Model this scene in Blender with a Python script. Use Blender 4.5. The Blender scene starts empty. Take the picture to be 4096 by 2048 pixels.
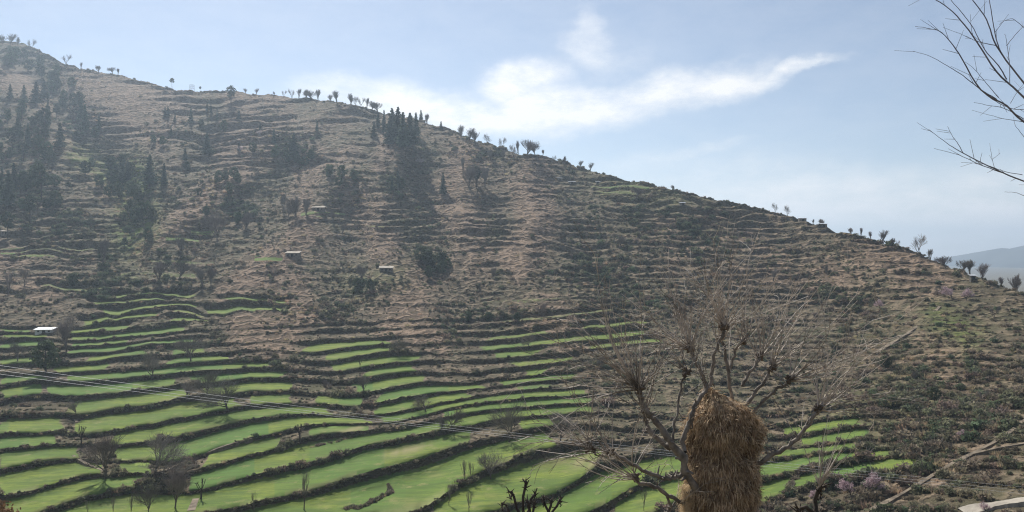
import bpy, math, random
import numpy as np
from mathutils import Vector, Matrix

R = math.radians
SC = bpy.context.scene
COL = SC.collection
W, H, FPX = 1024.0, 512.0, 804.0           # photo frame and focal length in pixels
CX, CY = 512.0, 256.0
Q = 2.5156                                 # 2576-wide tracing units per frame pixel

# ------------------------------------------------------------------ camera
cam_d = bpy.data.cameras.new("camera")
cam = bpy.data.objects.new("camera", cam_d)
COL.objects.link(cam)
cam.location = (0, 0, 0)
cam.rotation_euler = (R(90), 0, 0)
cam_d.sensor_width = 36.0
cam_d.lens = FPX / W * 36.0
cam_d.clip_start = 0.1
cam_d.clip_end = 9000
SC.camera = cam

# ------------------------------------------------------------------ sky and sun
SUN_AZ, SUN_EL = R(-23), R(44)
S = Vector((math.sin(SUN_AZ) * math.cos(SUN_EL), math.cos(SUN_AZ) * math.cos(SUN_EL), math.sin(SUN_EL)))
sun_d = bpy.data.lights.new("sun", 'SUN')
sun_d.energy = 5.0
sun_d.angle = R(0.6)
sun_d.color = (1.0, 0.955, 0.88)
sun = bpy.data.objects.new("sun", sun_d)
sun.rotation_euler = S.to_track_quat('Z', 'Y').to_euler()
sun.location = (-300, 200, 500)
COL.objects.link(sun)

world = bpy.data.worlds.new("World")
SC.world = world
world.use_nodes = True
SC.view_settings.view_transform = 'Standard'
SC.view_settings.look = 'None'
SC.view_settings.exposure = 0.42
SC.view_settings.gamma = 1.0
SC.view_settings.use_curve_mapping = False
SC.cycles.use_denoising = True
SC.cycles.denoiser = 'OPENIMAGEDENOISE'
SC.cycles.denoising_input_passes = 'RGB_ALBEDO_NORMAL'
SC.cycles.denoising_prefilter = 'NONE'
SC.cycles.filter_width = 1.15
SC.cycles.max_bounces = 5
SC.cycles.diffuse_bounces = 2
SC.cycles.volume_bounces = 0
SC.cycles.transparent_max_bounces = 8


def nd(nt, kind, **kw):
    n = nt.nodes.new(kind)
    for k, v in kw.items():
        setattr(n, k, v)
    return n


def build_world():
    nt = world.node_tree
    nt.nodes.clear()
    L = nt.links.new
    out = nd(nt, 'ShaderNodeOutputWorld')
    bg = nd(nt, 'ShaderNodeBackground')
    bg.inputs['Strength'].default_value = 0.072
    sky = nd(nt, 'ShaderNodeTexSky', sky_type='NISHITA', sun_disc=False)
    sky.sun_elevation = SUN_EL
    sky.sun_rotation = SUN_AZ
    sky.altitude = 1500
    sky.air_density = 1.0
    sky.dust_density = 1.2
    sky.ozone_density = 1.6
    # direction -> (azimuth, elevation) so that clouds are fixed in the sky
    tc = nd(nt, 'ShaderNodeTexCoord')
    nrm = nd(nt, 'ShaderNodeVectorMath', operation='NORMALIZE')
    L(tc.outputs['Generated'], nrm.inputs[0])
    sep = nd(nt, 'ShaderNodeSeparateXYZ')
    L(nrm.outputs[0], sep.inputs[0])
    az = nd(nt, 'ShaderNodeMath', operation='ARCTAN2')
    L(sep.outputs['X'], az.inputs[0]); L(sep.outputs['Y'], az.inputs[1])
    el = nd(nt, 'ShaderNodeMath', operation='ARCSINE')
    L(sep.outputs['Z'], el.inputs[0])
    co = nd(nt, 'ShaderNodeCombineXYZ')
    L(az.outputs[0], co.inputs['X']); L(el.outputs[0], co.inputs['Y'])
    # warp
    def noise(scale, detail, stretch=(1, 1, 1), rough=0.55, off=0.0):
        mp = nd(nt, 'ShaderNodeMapping')
        mp.inputs['Scale'].default_value = stretch
        mp.inputs['Location'].default_value = (off, off * 0.7, 0)
        L(co.outputs[0], mp.inputs['Vector'])
        n = nd(nt, 'ShaderNodeTexNoise')
        n.inputs['Scale'].default_value = scale
        n.inputs['Detail'].default_value = detail
        n.inputs['Roughness'].default_value = rough
        L(mp.outputs[0], n.inputs['Vector'])
        return n
    n1 = noise(10.0, 10.0, (1, 1.7, 1), 0.62)
    sub = nd(nt, 'ShaderNodeVectorMath', operation='SUBTRACT')
    L(n1.outputs['Color'], sub.inputs[0]); sub.inputs[1].default_value = (0.5, 0.5, 0.5)
    scl = nd(nt, 'ShaderNodeVectorMath', operation='MULTIPLY')
    L(sub.outputs[0], scl.inputs[0]); scl.inputs[1].default_value = (0.085, 0.05, 0)
    add = nd(nt, 'ShaderNodeVectorMath', operation='ADD')
    L(co.outputs[0], add.inputs[0]); L(scl.outputs[0], add.inputs[1])

    def dirn(u, v):
        return math.atan2(u - CX, FPX), math.atan2(CY - v, math.hypot(FPX, u - CX))
    # (u, v, half length, half thickness, tilt deg (up to the right), weight) in photo pixels
    blobs = [(400, 102, 105, 28, -8, 1.0), (470, 115, 100, 30, -5, 1.15), (530, 112, 100, 33, 6, 1.15),
             (520, 84, 62, 28, 14, 1.0), (600, 108, 95, 28, 12, 1.1), (660, 93, 95, 28, 12, 1.0),
             (710, 85, 88, 26, 10, 1.0), (765, 79, 75, 13, 13, 0.9), (805, 69, 52, 8, 15, 0.75),
             (588, 50, 34, 44, 60, 0.62), (585, 24, 26, 22, 40, 0.5), (620, 66, 60, 34, 20, 0.35),
             (690, 152, 95, 10, 6, 0.42), (350, 86, 90, 18, 4, 0.7), (860, 228, 330, 78, -6, 0.95), (1000, 232, 260, 80, 0, 1.0),
             (760, 190, 130, 30, 8, 0.35), (640, 165, 120, 24, 6, 0.3), (20, 88, 60, 16, -8, 0.5),
             (960, 180, 130, 18, 6, 0.32)]
    prev = None
    for (u, v, a, b, t, w) in blobs:
        A, E = dirn(u, v)
        mp = nd(nt, 'ShaderNodeMapping', vector_type='TEXTURE')
        mp.inputs['Location'].default_value = (A, E, 0)
        mp.inputs['Rotation'].default_value = (0, 0, R(t))
        mp.inputs['Scale'].default_value = (a / FPX, b / FPX, 1)
        L(add.outputs[0], mp.inputs['Vector'])
        ln = nd(nt, 'ShaderNodeVectorMath', operation='LENGTH')
        L(mp.outputs[0], ln.inputs[0])
        mr = nd(nt, 'ShaderNodeMapRange', interpolation_type='SMOOTHERSTEP')
        mr.inputs['From Min'].default_value = 1.25
        mr.inputs['From Max'].default_value = 0.0
        mr.inputs['To Min'].default_value = 0.0
        mr.inputs['To Max'].default_value = w
        L(ln.outputs['Value'], mr.inputs['Value'])
        if prev is None:
            prev = mr.outputs[0]
        else:
            m = nd(nt, 'ShaderNodeMath', operation='SMOOTH_MAX')
            m.inputs[2].default_value = 0.18
            L(prev, m.inputs[0]); L(mr.outputs[0], m.inputs[1])
            prev = m.outputs[0]
    n2 = noise(15.0, 10.0, (1, 2.2, 1), 0.66, 3.1)
    mr2 = nd(nt, 'ShaderNodeMapRange')
    mr2.inputs['From Min'].default_value = 0.3; mr2.inputs['From Max'].default_value = 0.62
    mr2.inputs['To Min'].default_value = 0.45; mr2.inputs['To Max'].default_value = 1.15
    L(n2.outputs['Fac'], mr2.inputs['Value'])
    mul = nd(nt, 'ShaderNodeMath', operation='MULTIPLY', use_clamp=True)
    L(prev, mul.inputs[0]); L(mr2.outputs[0], mul.inputs[1])
    # thin veil everywhere
    n3 = noise(2.2, 5.0, (1, 2.5, 1), 0.55, 7.3)
    veil = nd(nt, 'ShaderNodeMapRange')
    veil.inputs['From Min'].default_value = 0.45; veil.inputs['From Max'].default_value = 0.8
    veil.inputs['To Min'].default_value = 0.0; veil.inputs['To Max'].default_value = 0.16
    L(n3.outputs['Fac'], veil.inputs['Value'])
    mx = nd(nt, 'ShaderNodeMath', operation='MAXIMUM', use_clamp=True)
    L(mul.outputs[0], mx.inputs[0]); L(veil.outputs[0], mx.inputs[1])
    mix = nd(nt, 'ShaderNodeMix', data_type='RGBA')
    L(mx.outputs[0], mix.inputs['Factor'])
    hsv = nd(nt, 'ShaderNodeHueSaturation')
    hsv.inputs['Saturation'].default_value = 0.9
    hsv.inputs['Value'].default_value = 1.0
    L(sky.outputs[0], hsv.inputs['Color'])
    L(hsv.outputs[0], mix.inputs['A'])
    mix.inputs['B'].default_value = (10.6, 10.5, 10.5, 1)
    L(mix.outputs['Result'], bg.inputs['Color'])
    L(bg.outputs[0], out.inputs['Surface'])


build_world()

# ------------------------------------------------------------------ helpers
RNG = np.random.default_rng(7)
random.seed(11)
_TAB = RNG.random((256, 256)).astype(np.float64)


def vnoise(x, y, seed=0):
    x = np.asarray(x, float) + seed * 17.13
    y = np.asarray(y, float) + seed * 9.71
    xi = np.floor(x).astype(int); yi = np.floor(y).astype(int)
    fx = x - xi; fy = y - yi
    fx = fx * fx * (3 - 2 * fx); fy = fy * fy * (3 - 2 * fy)
    a = _TAB[xi & 255, yi & 255]; b = _TAB[(xi + 1) & 255, yi & 255]
    c = _TAB[xi & 255, (yi + 1) & 255]; d = _TAB[(xi + 1) & 255, (yi + 1) & 255]
    return (a * (1 - fx) + b * fx) * (1 - fy) + (c * (1 - fx) + d * fx) * fy


def fbm(x, y, octv=4, seed=0):
    t = 0.0; amp = 0.5; n = 0.0
    for o in range(octv):
        t = t + amp * (vnoise(x * 2 ** o, y * 2 ** o, seed + o * 3) * 2 - 1)
        n += amp; amp *= 0.5
    return t / n


def smooth(a, b, x):
    t = np.clip((x - a) / (b - a), 0, 1)
    return t * t * (3 - 2 * t)


def stroke(u, v, pts, w, sy=1.0):
    """falloff 0..1 around a polyline given in tracing units; w = half width in the same units"""
    best = np.full(np.shape(u), 1e9)
    p = [(a / Q, b / Q) for a, b in pts]
    if len(p) == 1:
        p = p * 2
    for (x0, y0), (x1, y1) in zip(p[:-1], p[1:]):
        dx, dy = x1 - x0, (y1 - y0)
        l2 = dx * dx + dy * dy + 1e-6
        t = np.clip(((u - x0) * dx + (v - y0) * dy) / l2, 0, 1)
        best = np.minimum(best, (u - x0 - t * dx) ** 2 + ((v - y0 - t * dy) * sy) ** 2)
    return np.exp(-best / (2 * (w / Q * 0.75) ** 2))


def crease(u, v, pts, w):
    """like stroke but with a sharp crest along the line"""
    g = np.clip(stroke(u, v, pts, w), 1e-9, 1)
    d = np.sqrt(-2 * np.log(g))
    return np.exp(-np.sqrt(d * d + 0.05) * 1.15)


def mesh_obj(name, V, F, mats, parent=None, smooth_shade=False, link=True):
    me = bpy.data.meshes.new(name)
    V = np.asarray(V, dtype=np.float32)
    me.from_pydata([tuple(map(float, p)) for p in V] if len(V) < 50000 else V.tolist(), [], F)
    for m in (mats if isinstance(mats, (list, tuple)) else [mats]):
        me.materials.append(m)
    if smooth_shade:
        me.polygons.foreach_set('use_smooth', np.ones(len(me.polygons), bool))
    me.update()
    o = bpy.data.objects.new(name, me)
    if link:
        COL.objects.link(o)
    if parent:
        o.parent = parent
    return o


def fast_mesh(name, V, quads, mats, smooth_shade=True):
    """quad mesh from arrays"""
    me = bpy.data.meshes.new(name)
    n = len(V); m = len(quads)
    me.vertices.add(n)
    me.vertices.foreach_set('co', np.asarray(V, np.float32).ravel())
    me.loops.add(m * 4)
    me.loops.foreach_set('vertex_index', np.asarray(quads, np.int32).ravel())
    me.polygons.add(m)
    me.polygons.foreach_set('loop_start', np.arange(0, m * 4, 4, dtype=np.int32))
    me.polygons.foreach_set('loop_total', np.full(m, 4, np.int32))
    if smooth_shade:
        me.polygons.foreach_set('use_smooth', np.ones(m, bool))
    for mt in (mats if isinstance(mats, (list, tuple)) else [mats]):
        me.materials.append(mt)
    me.update(calc_edges=True)
    me.validate()
    return me


def tag(o, label=None, cat=None, group=None, kind=None):
    if label: o['label'] = label
    if cat: o['category'] = cat
    if group: o['group'] = group
    if kind: o['kind'] = kind
    return o


def empty(name, loc, rz=0.0, s=1.0):
    o = bpy.data.objects.new(name, None)
    o.empty_display_size = 0.3
    o.location = loc
    o.rotation_euler = (0, 0, rz)
    o.scale = (s, s, s) if not isinstance(s, (tuple, list)) else s
    COL.objects.link(o)
    return o


ORD = ['first', 'second', 'third', 'fourth', 'fifth', 'sixth', 'seventh', 'eighth', 'ninth', 'tenth', 'eleventh', 'twelfth',
       'thirteenth', 'fourteenth', 'fifteenth', 'sixteenth', 'seventeenth', 'eighteenth', 'nineteenth', 'twentieth']
TENS = {2: 'twenty', 3: 'thirty', 4: 'forty', 5: 'fifty', 6: 'sixty', 7: 'seventy', 8: 'eighty', 9: 'ninety'}


def ordinal(n):
    if n > 100:
        return 'hundred-and-' + ordinal(n - 100)
    if n == 100:
        return 'hundredth'
    if n <= 20:
        return ORD[n - 1]
    if n % 10 == 0:
        return TENS[n // 10][:-1] + 'ieth'
    return TENS[n // 10] + '-' + ORD[n % 10 - 1]


# ------------------------------------------------------------------ materials
def mat_plain(name, col, rough=0.9, var=0.25, scale=3.0, col2=None, bump=0.0, spec=0.2, translucent=0.0, rand=0.0, metal=0.0):
    m = bpy.data.materials.new(name)
    m.use_nodes = True
    nt = m.node_tree
    L = nt.links.new
    b = nt.nodes['Principled BSDF']
    b.inputs['Roughness'].default_value = rough
    b.inputs['Specular IOR Level'].default_value = spec
    b.inputs['Metallic'].default_value = metal
    tc = nd(nt, 'ShaderNodeTexCoord')
    n = nd(nt, 'ShaderNodeTexNoise')
    n.inputs['Scale'].default_value = scale
    n.inputs['Detail'].default_value = 5
    L(tc.outputs['Object'], n.inputs['Vector'])
    c2 = col2 or tuple(min(1, c * (1 - var)) for c in col)
    c1 = tuple(min(1, c * (1 + var)) for c in col) if not col2 else col
    mx = nd(nt, 'ShaderNodeMix', data_type='RGBA')
    mr = nd(nt, 'ShaderNodeMapRange')
    mr.inputs['From Min'].default_value = 0.35; mr.inputs['From Max'].default_value = 0.65
    L(n.outputs['Fac'], mr.inputs['Value'])
    L(mr.outputs[0], mx.inputs['Factor'])
    mx.inputs['A'].default_value = (*c1, 1); mx.inputs['B'].default_value = (*c2, 1)
    src = mx.outputs['Result']
    if rand > 0:
        oi = nd(nt, 'ShaderNodeObjectInfo')
        hs = nd(nt, 'ShaderNodeHueSaturation')
        r1 = nd(nt, 'ShaderNodeMapRange')
        r1.inputs['To Min'].default_value = 1 - rand; r1.inputs['To Max'].default_value = 1 + rand
        L(oi.outputs['Random'], r1.inputs['Value']); L(r1.outputs[0], hs.inputs['Value'])
        w = nd(nt, 'ShaderNodeTexWhiteNoise', noise_dimensions='1D')
        L(oi.outputs['Random'], w.inputs['W'])
        r2 = nd(nt, 'ShaderNodeMapRange')
        r2.inputs['To Min'].default_value = 0.5 - 0.035; r2.inputs['To Max'].default_value = 0.5 + 0.03
        L(w.outputs['Value'], r2.inputs['Value']); L(r2.outputs[0], hs.inputs['Hue'])
        L(src, hs.inputs['Color'])
        src = hs.outputs[0]
    L(src, b.inputs['Base Color'])
    if bump:
        bp = nd(nt, 'ShaderNodeBump')
        bp.inputs['Strength'].default_value = bump
        L(n.outputs['Fac'], bp.inputs['Height']); L(bp.outputs[0], b.inputs['Normal'])
    if translucent > 0:
        tr = nd(nt, 'ShaderNodeBsdfTranslucent')
        L(src, tr.inputs['Color'])
        ms = nd(nt, 'ShaderNodeMixShader')
        ms.inputs['Fac'].default_value = translucent
        out = nt.nodes['Material Output']
        L(b.outputs[0], ms.inputs[1]); L(tr.outputs[0], ms.inputs[2]); L(ms.outputs[0], out.inputs['Surface'])
    return m


def terrain_material():
    m = bpy.data.materials.new("terraced_hillside")
    m.use_nodes = True
    nt = m.node_tree
    L = nt.links.new
    b = nt.nodes['Principled BSDF']
    b.inputs['Roughness'].default_value = 0.95
    b.inputs['Specular IOR Level'].default_value = 0.1
    geo = nd(nt, 'ShaderNodeNewGeometry')
    at = nd(nt, 'ShaderNodeAttribute', attribute_name='cover')
    at2 = nd(nt, 'ShaderNodeAttribute', attribute_name='extra')
    s1 = nd(nt, 'ShaderNodeSeparateColor'); L(at.outputs['Color'], s1.inputs[0])
    s2 = nd(nt, 'ShaderNodeSeparateColor'); L(at2.outputs['Color'], s2.inputs[0])
    field, tan, fresh = s1.outputs[0], s1.outputs[1], s1.outputs[2]
    riser, dry, tint = s2.outputs[0], s2.outputs[1], s2.outputs[2]

    def nz(scale, detail, stretch=(1, 1, 1), rough=0.6):
        mp = nd(nt, 'ShaderNodeMapping')
        mp.inputs['Scale'].default_value = stretch
        L(geo.outputs['Position'], mp.inputs['Vector'])
        n = nd(nt, 'ShaderNodeTexNoise')
        n.inputs['Scale'].default_value = scale
        n.inputs['Detail'].default_value = detail
        n.inputs['Roughness'].default_value = rough
        L(mp.outputs[0], n.inputs['Vector'])
        return n

    def ramp(src, a, b_, lo=0.0, hi=1.0):
        r = nd(nt, 'ShaderNodeMapRange')
        r.inputs['From Min'].default_value = a; r.inputs['From Max'].default_value = b_
        r.inputs['To Min'].default_value = lo; r.inputs['To Max'].default_value = hi
        L(src, r.inputs['Value'])
        return r.outputs[0]

    def mixc(f, A, B):
        x = nd(nt, 'ShaderNodeMix', data_type='RGBA')
        if isinstance(f, float): x.inputs['Factor'].default_value = f
        else: L(f, x.inputs['Factor'])
        for k, c in (('A', A), ('B', B)):
            if isinstance(c, tuple): x.inputs[k].default_value = (*c, 1)
            else: L(c, x.inputs[k])
        return x.outputs['Result']

    def mth(op, a, b_=None):
        x = nd(nt, 'ShaderNodeMath', operation=op)
        for i, c in enumerate((a, b_)):
            if c is None: continue
            if isinstance(c, float): x.inputs[i].default_value = c
            else: L(c, x.inputs[i])
        return x.outputs[0]

    big = nz(0.035, 5)
    mid = nz(0.28, 6)
    fine = nz(1.6, 4)
    # livestock trails: a net of pale narrow lines stretched along the contour
    wr = nz(0.11, 3, (1, 1, 1.6))
    wsub = nd(nt, 'ShaderNodeVectorMath', operation='SUBTRACT'); L(wr.outputs['Color'], wsub.inputs[0]); wsub.inputs[1].default_value = (.5, .5, .5)
    wsc = nd(nt, 'ShaderNodeVectorMath', operation='SCALE'); L(wsub.outputs[0], wsc.inputs[0]); wsc.inputs['Scale'].default_value = 5.0
    wad = nd(nt, 'ShaderNodeVectorMath', operation='ADD'); L(geo.outputs['Position'], wad.inputs[0]); L(wsc.outputs[0], wad.inputs[1])
    mpv = nd(nt, 'ShaderNodeMapping'); mpv.inputs['Scale'].default_value = (0.17, 0.055, 0.55)
    L(wad.outputs[0], mpv.inputs['Vector'])
    vo = nd(nt, 'ShaderNodeTexVoronoi', feature='DISTANCE_TO_EDGE')
    vo.inputs['Scale'].default_value = 1.0
    L(mpv.outputs[0], vo.inputs['Vector'])
    net = ramp(vo.outputs['Distance'], 0.02, 0.17, 1.0, 0.0)
    netm = mth('MULTIPLY', net, ramp(mid.outputs['Fac'], 0.3, 0.5))
    scrub = mixc(ramp(mid.outputs['Fac'], 0.35, 0.65), (0.068, 0.058, 0.037), (0.122, 0.098, 0.066))
    scrub = mixc(ramp(big.outputs['Fac'], 0.42, 0.6, 0, 0.55), scrub, (0.082, 0.085, 0.042))
    scrub = mixc(mth('MULTIPLY', netm, 0.7), scrub, (0.215, 0.168, 0.115))
    tanc = mixc(ramp(fine.outputs['Fac'], 0.35, 0.7), (0.160, 0.112, 0.076), (0.096, 0.07, 0.048))
    tanc = mixc(mth('MULTIPLY', ramp(mid.outputs['Fac'], 0.44, 0.58), 0.7), tanc, (0.085, 0.064, 0.042))
    tanc = mixc(mth('MULTIPLY', net, 0.92), tanc, (0.27, 0.195, 0.138))
    tb = mth('ADD', tan, ramp(mid.outputs['Fac'], 0.3, 0.7, -0.28, 0.28))
    col = mixc(ramp(tb, 0.25, 0.75), scrub, tanc)
    col = mixc(mth('MULTIPLY', fresh, ramp(mid.outputs['Fac'], 0.3, 0.6)), col, (0.12, 0.16, 0.035))
    # banks: dry grass, stones and earth
    bank = mixc(ramp(mid.outputs['Fac'], 0.4, 0.6), (0.105, 0.082, 0.05), (0.055, 0.05, 0.03))
    bank = mixc(ramp(fine.outputs['Fac'], 0.6, 0.75), bank, (0.21, 0.18, 0.13))
    col = mixc(mth('MULTIPLY', riser, 0.8), col, bank)
    # young wheat
    wb = nz(0.05, 4, (1, 1.6, 1))
    wf = nz(1.1, 5, (0.45, 1.5, 1), 0.75)
    wheat = mixc(ramp(wb.outputs['Fac'], 0.4, 0.6), (0.190, 0.232, 0.044), (0.112, 0.172, 0.036))
    wheat = mixc(ramp(wf.outputs['Fac'], 0.42, 0.66, 0, 0.75), wheat, (0.082, 0.118, 0.03))
    wheat = mixc(ramp(tint, 0.0, 0.7), wheat, (0.092, 0.165, 0.04))
    wheat = mixc(mth('MULTIPLY', ramp(nz(0.13, 5).outputs['Fac'], 0.55, 0.70), 0.6), wheat, (0.20, 0.205, 0.075))
    ws = nz(1.0, 4, (0.10, 0.75, 0.3), 0.65)
    wheat = mixc(ramp(ws.outputs['Fac'], 0.44, 0.6, 0, 0.75), wheat, (0.085, 0.128, 0.036))
    wheat = mixc(ramp(nz(0.33, 4, (1, 1, 1), 0.7).outputs['Fac'], 0.58, 0.70, 0, 0.75), wheat, (0.215, 0.21, 0.085))
    wheat = mixc(dry, wheat, (0.235, 0.215, 0.105))
    fb = mth('ADD', field, ramp(fine.outputs['Fac'], 0.3, 0.7, -0.22, 0.22))
    col = mixc(ramp(fb, 0.35, 0.6), col, wheat)
    L(col, b.inputs['Base Color'])
    # fine relief
    hgt = mth('ADD', mth('MULTIPLY', mid.outputs['Fac'], 1.3), mth('MULTIPLY', fine.outputs['Fac'], 0.5))
    hgt = mth('ADD', hgt, mth('MULTIPLY', net, 0.8))
    rough_f = mth('SUBTRACT', 1.0, mth('MULTIPLY', field, 0.93))
    bp = nd(nt, 'ShaderNodeBump')
    bp.inputs['Distance'].default_value = 1.0
    L(mth('MULTIPLY', rough_f, 0.9), bp.inputs['Strength'])
    L(hgt, bp.inputs['Height'])
    L(bp.outputs[0], b.inputs['Normal'])
    return m


M_TERR = terrain_material()
M_BARK = mat_plain("grey_bark", (0.13, 0.105, 0.085), 0.9, 0.35, 6.0, bump=0.4)
M_BARKP = mat_plain("pale_bark", (0.20, 0.175, 0.15), 0.85, 0.45, 5.0, bump=0.6)
M_BARKB = mat_plain("backlit_grey_bark", (0.2, 0.195, 0.22), 0.7, 0.3, 8.0)  # bluish cast of the backlight is painted into this bark colour
M_BARKD = mat_plain("dark_bark", (0.06, 0.048, 0.038), 0.9, 0.3, 5.0, bump=0.4)
M_TWIG = mat_plain("bare_twigs", (0.205, 0.18, 0.158), 0.9, 0.2, 1.0, rand=0.2)
M_TWIGP = mat_plain("backlit_twigs", (0.36, 0.31, 0.265), 0.5, 0.6, 1.1)  # paler than the other twigs: backlit brightness is put into the colour
M_OLIVE = mat_plain("olive_scrub", (0.165, 0.165, 0.098), 0.9, 0.35, 2.0, translucent=0.4, rand=0.4)
M_BROWN = mat_plain("brown_scrub", (0.21, 0.172, 0.122), 0.9, 0.35, 2.0, translucent=0.35, rand=0.4)
M_DKGRN = mat_plain("dark_green_scrub", (0.092, 0.118, 0.064), 0.85, 0.35, 2.0, translucent=0.38, rand=0.35)
M_DRYG = mat_plain("dry_grass_tuft", (0.36, 0.285, 0.18), 0.9, 0.3, 2.0, translucent=0.4, rand=0.3)
M_RUST = mat_plain("rusty_dry_leaves", (0.21, 0.13, 0.07), 0.9, 0.3, 2.0, translucent=0.3)
M_NEEDLE = mat_plain("conifer_needles", (0.06, 0.085, 0.055), 0.85, 0.35, 0.8, translucent=0.2, rand=0.3)
M_PINE = mat_plain("pine_needles", (0.055, 0.078, 0.04), 0.85, 0.35, 0.8, translucent=0.25, rand=0.3)
M_LEAF = mat_plain("evergreen_leaves", (0.06, 0.088, 0.042), 0.8, 0.35, 1.2, translucent=0.25, rand=0.3)
M_BLOS = mat_plain("pink_blossom", (0.52, 0.39, 0.42), 0.9, 0.2, 2.0, translucent=0.4)
M_BLOSW = mat_plain("pale_blossom", (0.62, 0.52, 0.52), 0.9, 0.15, 2.0, translucent=0.4)
M_HAY = mat_plain("dry_hay", (0.49, 0.365, 0.245), 0.85, 0.5, 5.0, translucent=0.2)
M_HAYD = mat_plain("dark_hay", (0.25, 0.17, 0.11), 0.9, 0.4, 6.0, translucent=0.15)  # darker strands, mixed at random among the mid and pale ones
M_HAYP = mat_plain("pale_hay_straw", (0.66, 0.52, 0.34), 0.8, 0.3, 7.0, translucent=0.25)
M_PATH = mat_plain("trodden_earth", (0.185, 0.15, 0.11), 0.95, 0.4, 0.8, bump=0.5)
M_ROAD = mat_plain("gravel_road", (0.30, 0.27, 0.225), 0.95, 0.2, 0.7, bump=0.4)
M_TIN = mat_plain("tin_sheet", (0.62, 0.64, 0.66), 0.35, 0.12, 0.6, spec=0.5, metal=0.25)
M_MUD = mat_plain("mud_roof", (0.37, 0.33, 0.275), 0.95, 0.2, 0.8)
M_STONE = mat_plain("stone_wall", (0.20, 0.175, 0.145), 0.95, 0.35, 1.5, bump=0.5)
M_WHITEW = mat_plain("whitewashed_wall", (0.55, 0.54, 0.52), 0.9, 0.15, 0.8)
M_DARKD = mat_plain("dark_opening", (0.03, 0.026, 0.022), 0.8, 0.2, 2.0)
M_WOODP = mat_plain("weathered_timber", (0.16, 0.125, 0.095), 0.9, 0.3, 2.0)
M_CABLE = mat_plain("aluminium_cable", (0.8, 0.8, 0.8), 0.5, 0.06, 0.3, spec=0.4)
M_MOUNT = mat_plain("distant_mountain", (0.05, 0.055, 0.05), 0.95, 0.4, 0.004)
M_NEAR = mat_plain("near_slope_scrub", (0.12, 0.10, 0.06), 0.95, 0.4, 0.5, bump=0.6)

# ------------------------------------------------------------------ terrain
# nominal depth by image row (the hillside seen from across the valley)
FV = np.array([20, 38, 60, 100, 140, 180, 220, 256, 290, 320, 360, 400, 430, 470, 512, 560, 600, 640, 700., 800.])
FY = np.array([850, 760, 678, 567, 488, 425, 373, 333, 298, 267, 226.8, 192.5, 171.3, 148.6, 130, 115, 105, 97, 85., 70.])
SU = np.array([-100, 500, 650, 800, 900, 1024, 1130.]); SS = np.array([1, 1, .985, .93, .87, .78, .72])

CREST = np.array([(-1300, 40), (-700, 62), (-200, 86), (-100, 92), (0, 100), (60, 108), (130, 140), (200, 170), (300, 186), (400, 214), (470, 227), (520, 227), (580, 226), (650, 236), (760, 244),
                  (880, 259), (960, 281), (1060, 302), (1130, 322), (1200, 352), (1300, 380), (1390, 393), (1480, 425), (1560, 446), (1680, 470),
                  (1800, 498), (1900, 516), (2000, 546), (2100, 576), (2200, 602), (2300, 632), (2400, 673), (2480, 705), (2540, 722), (2576, 735), (2700, 775), (2800, 810), (3700, 900)]) / Q

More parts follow.
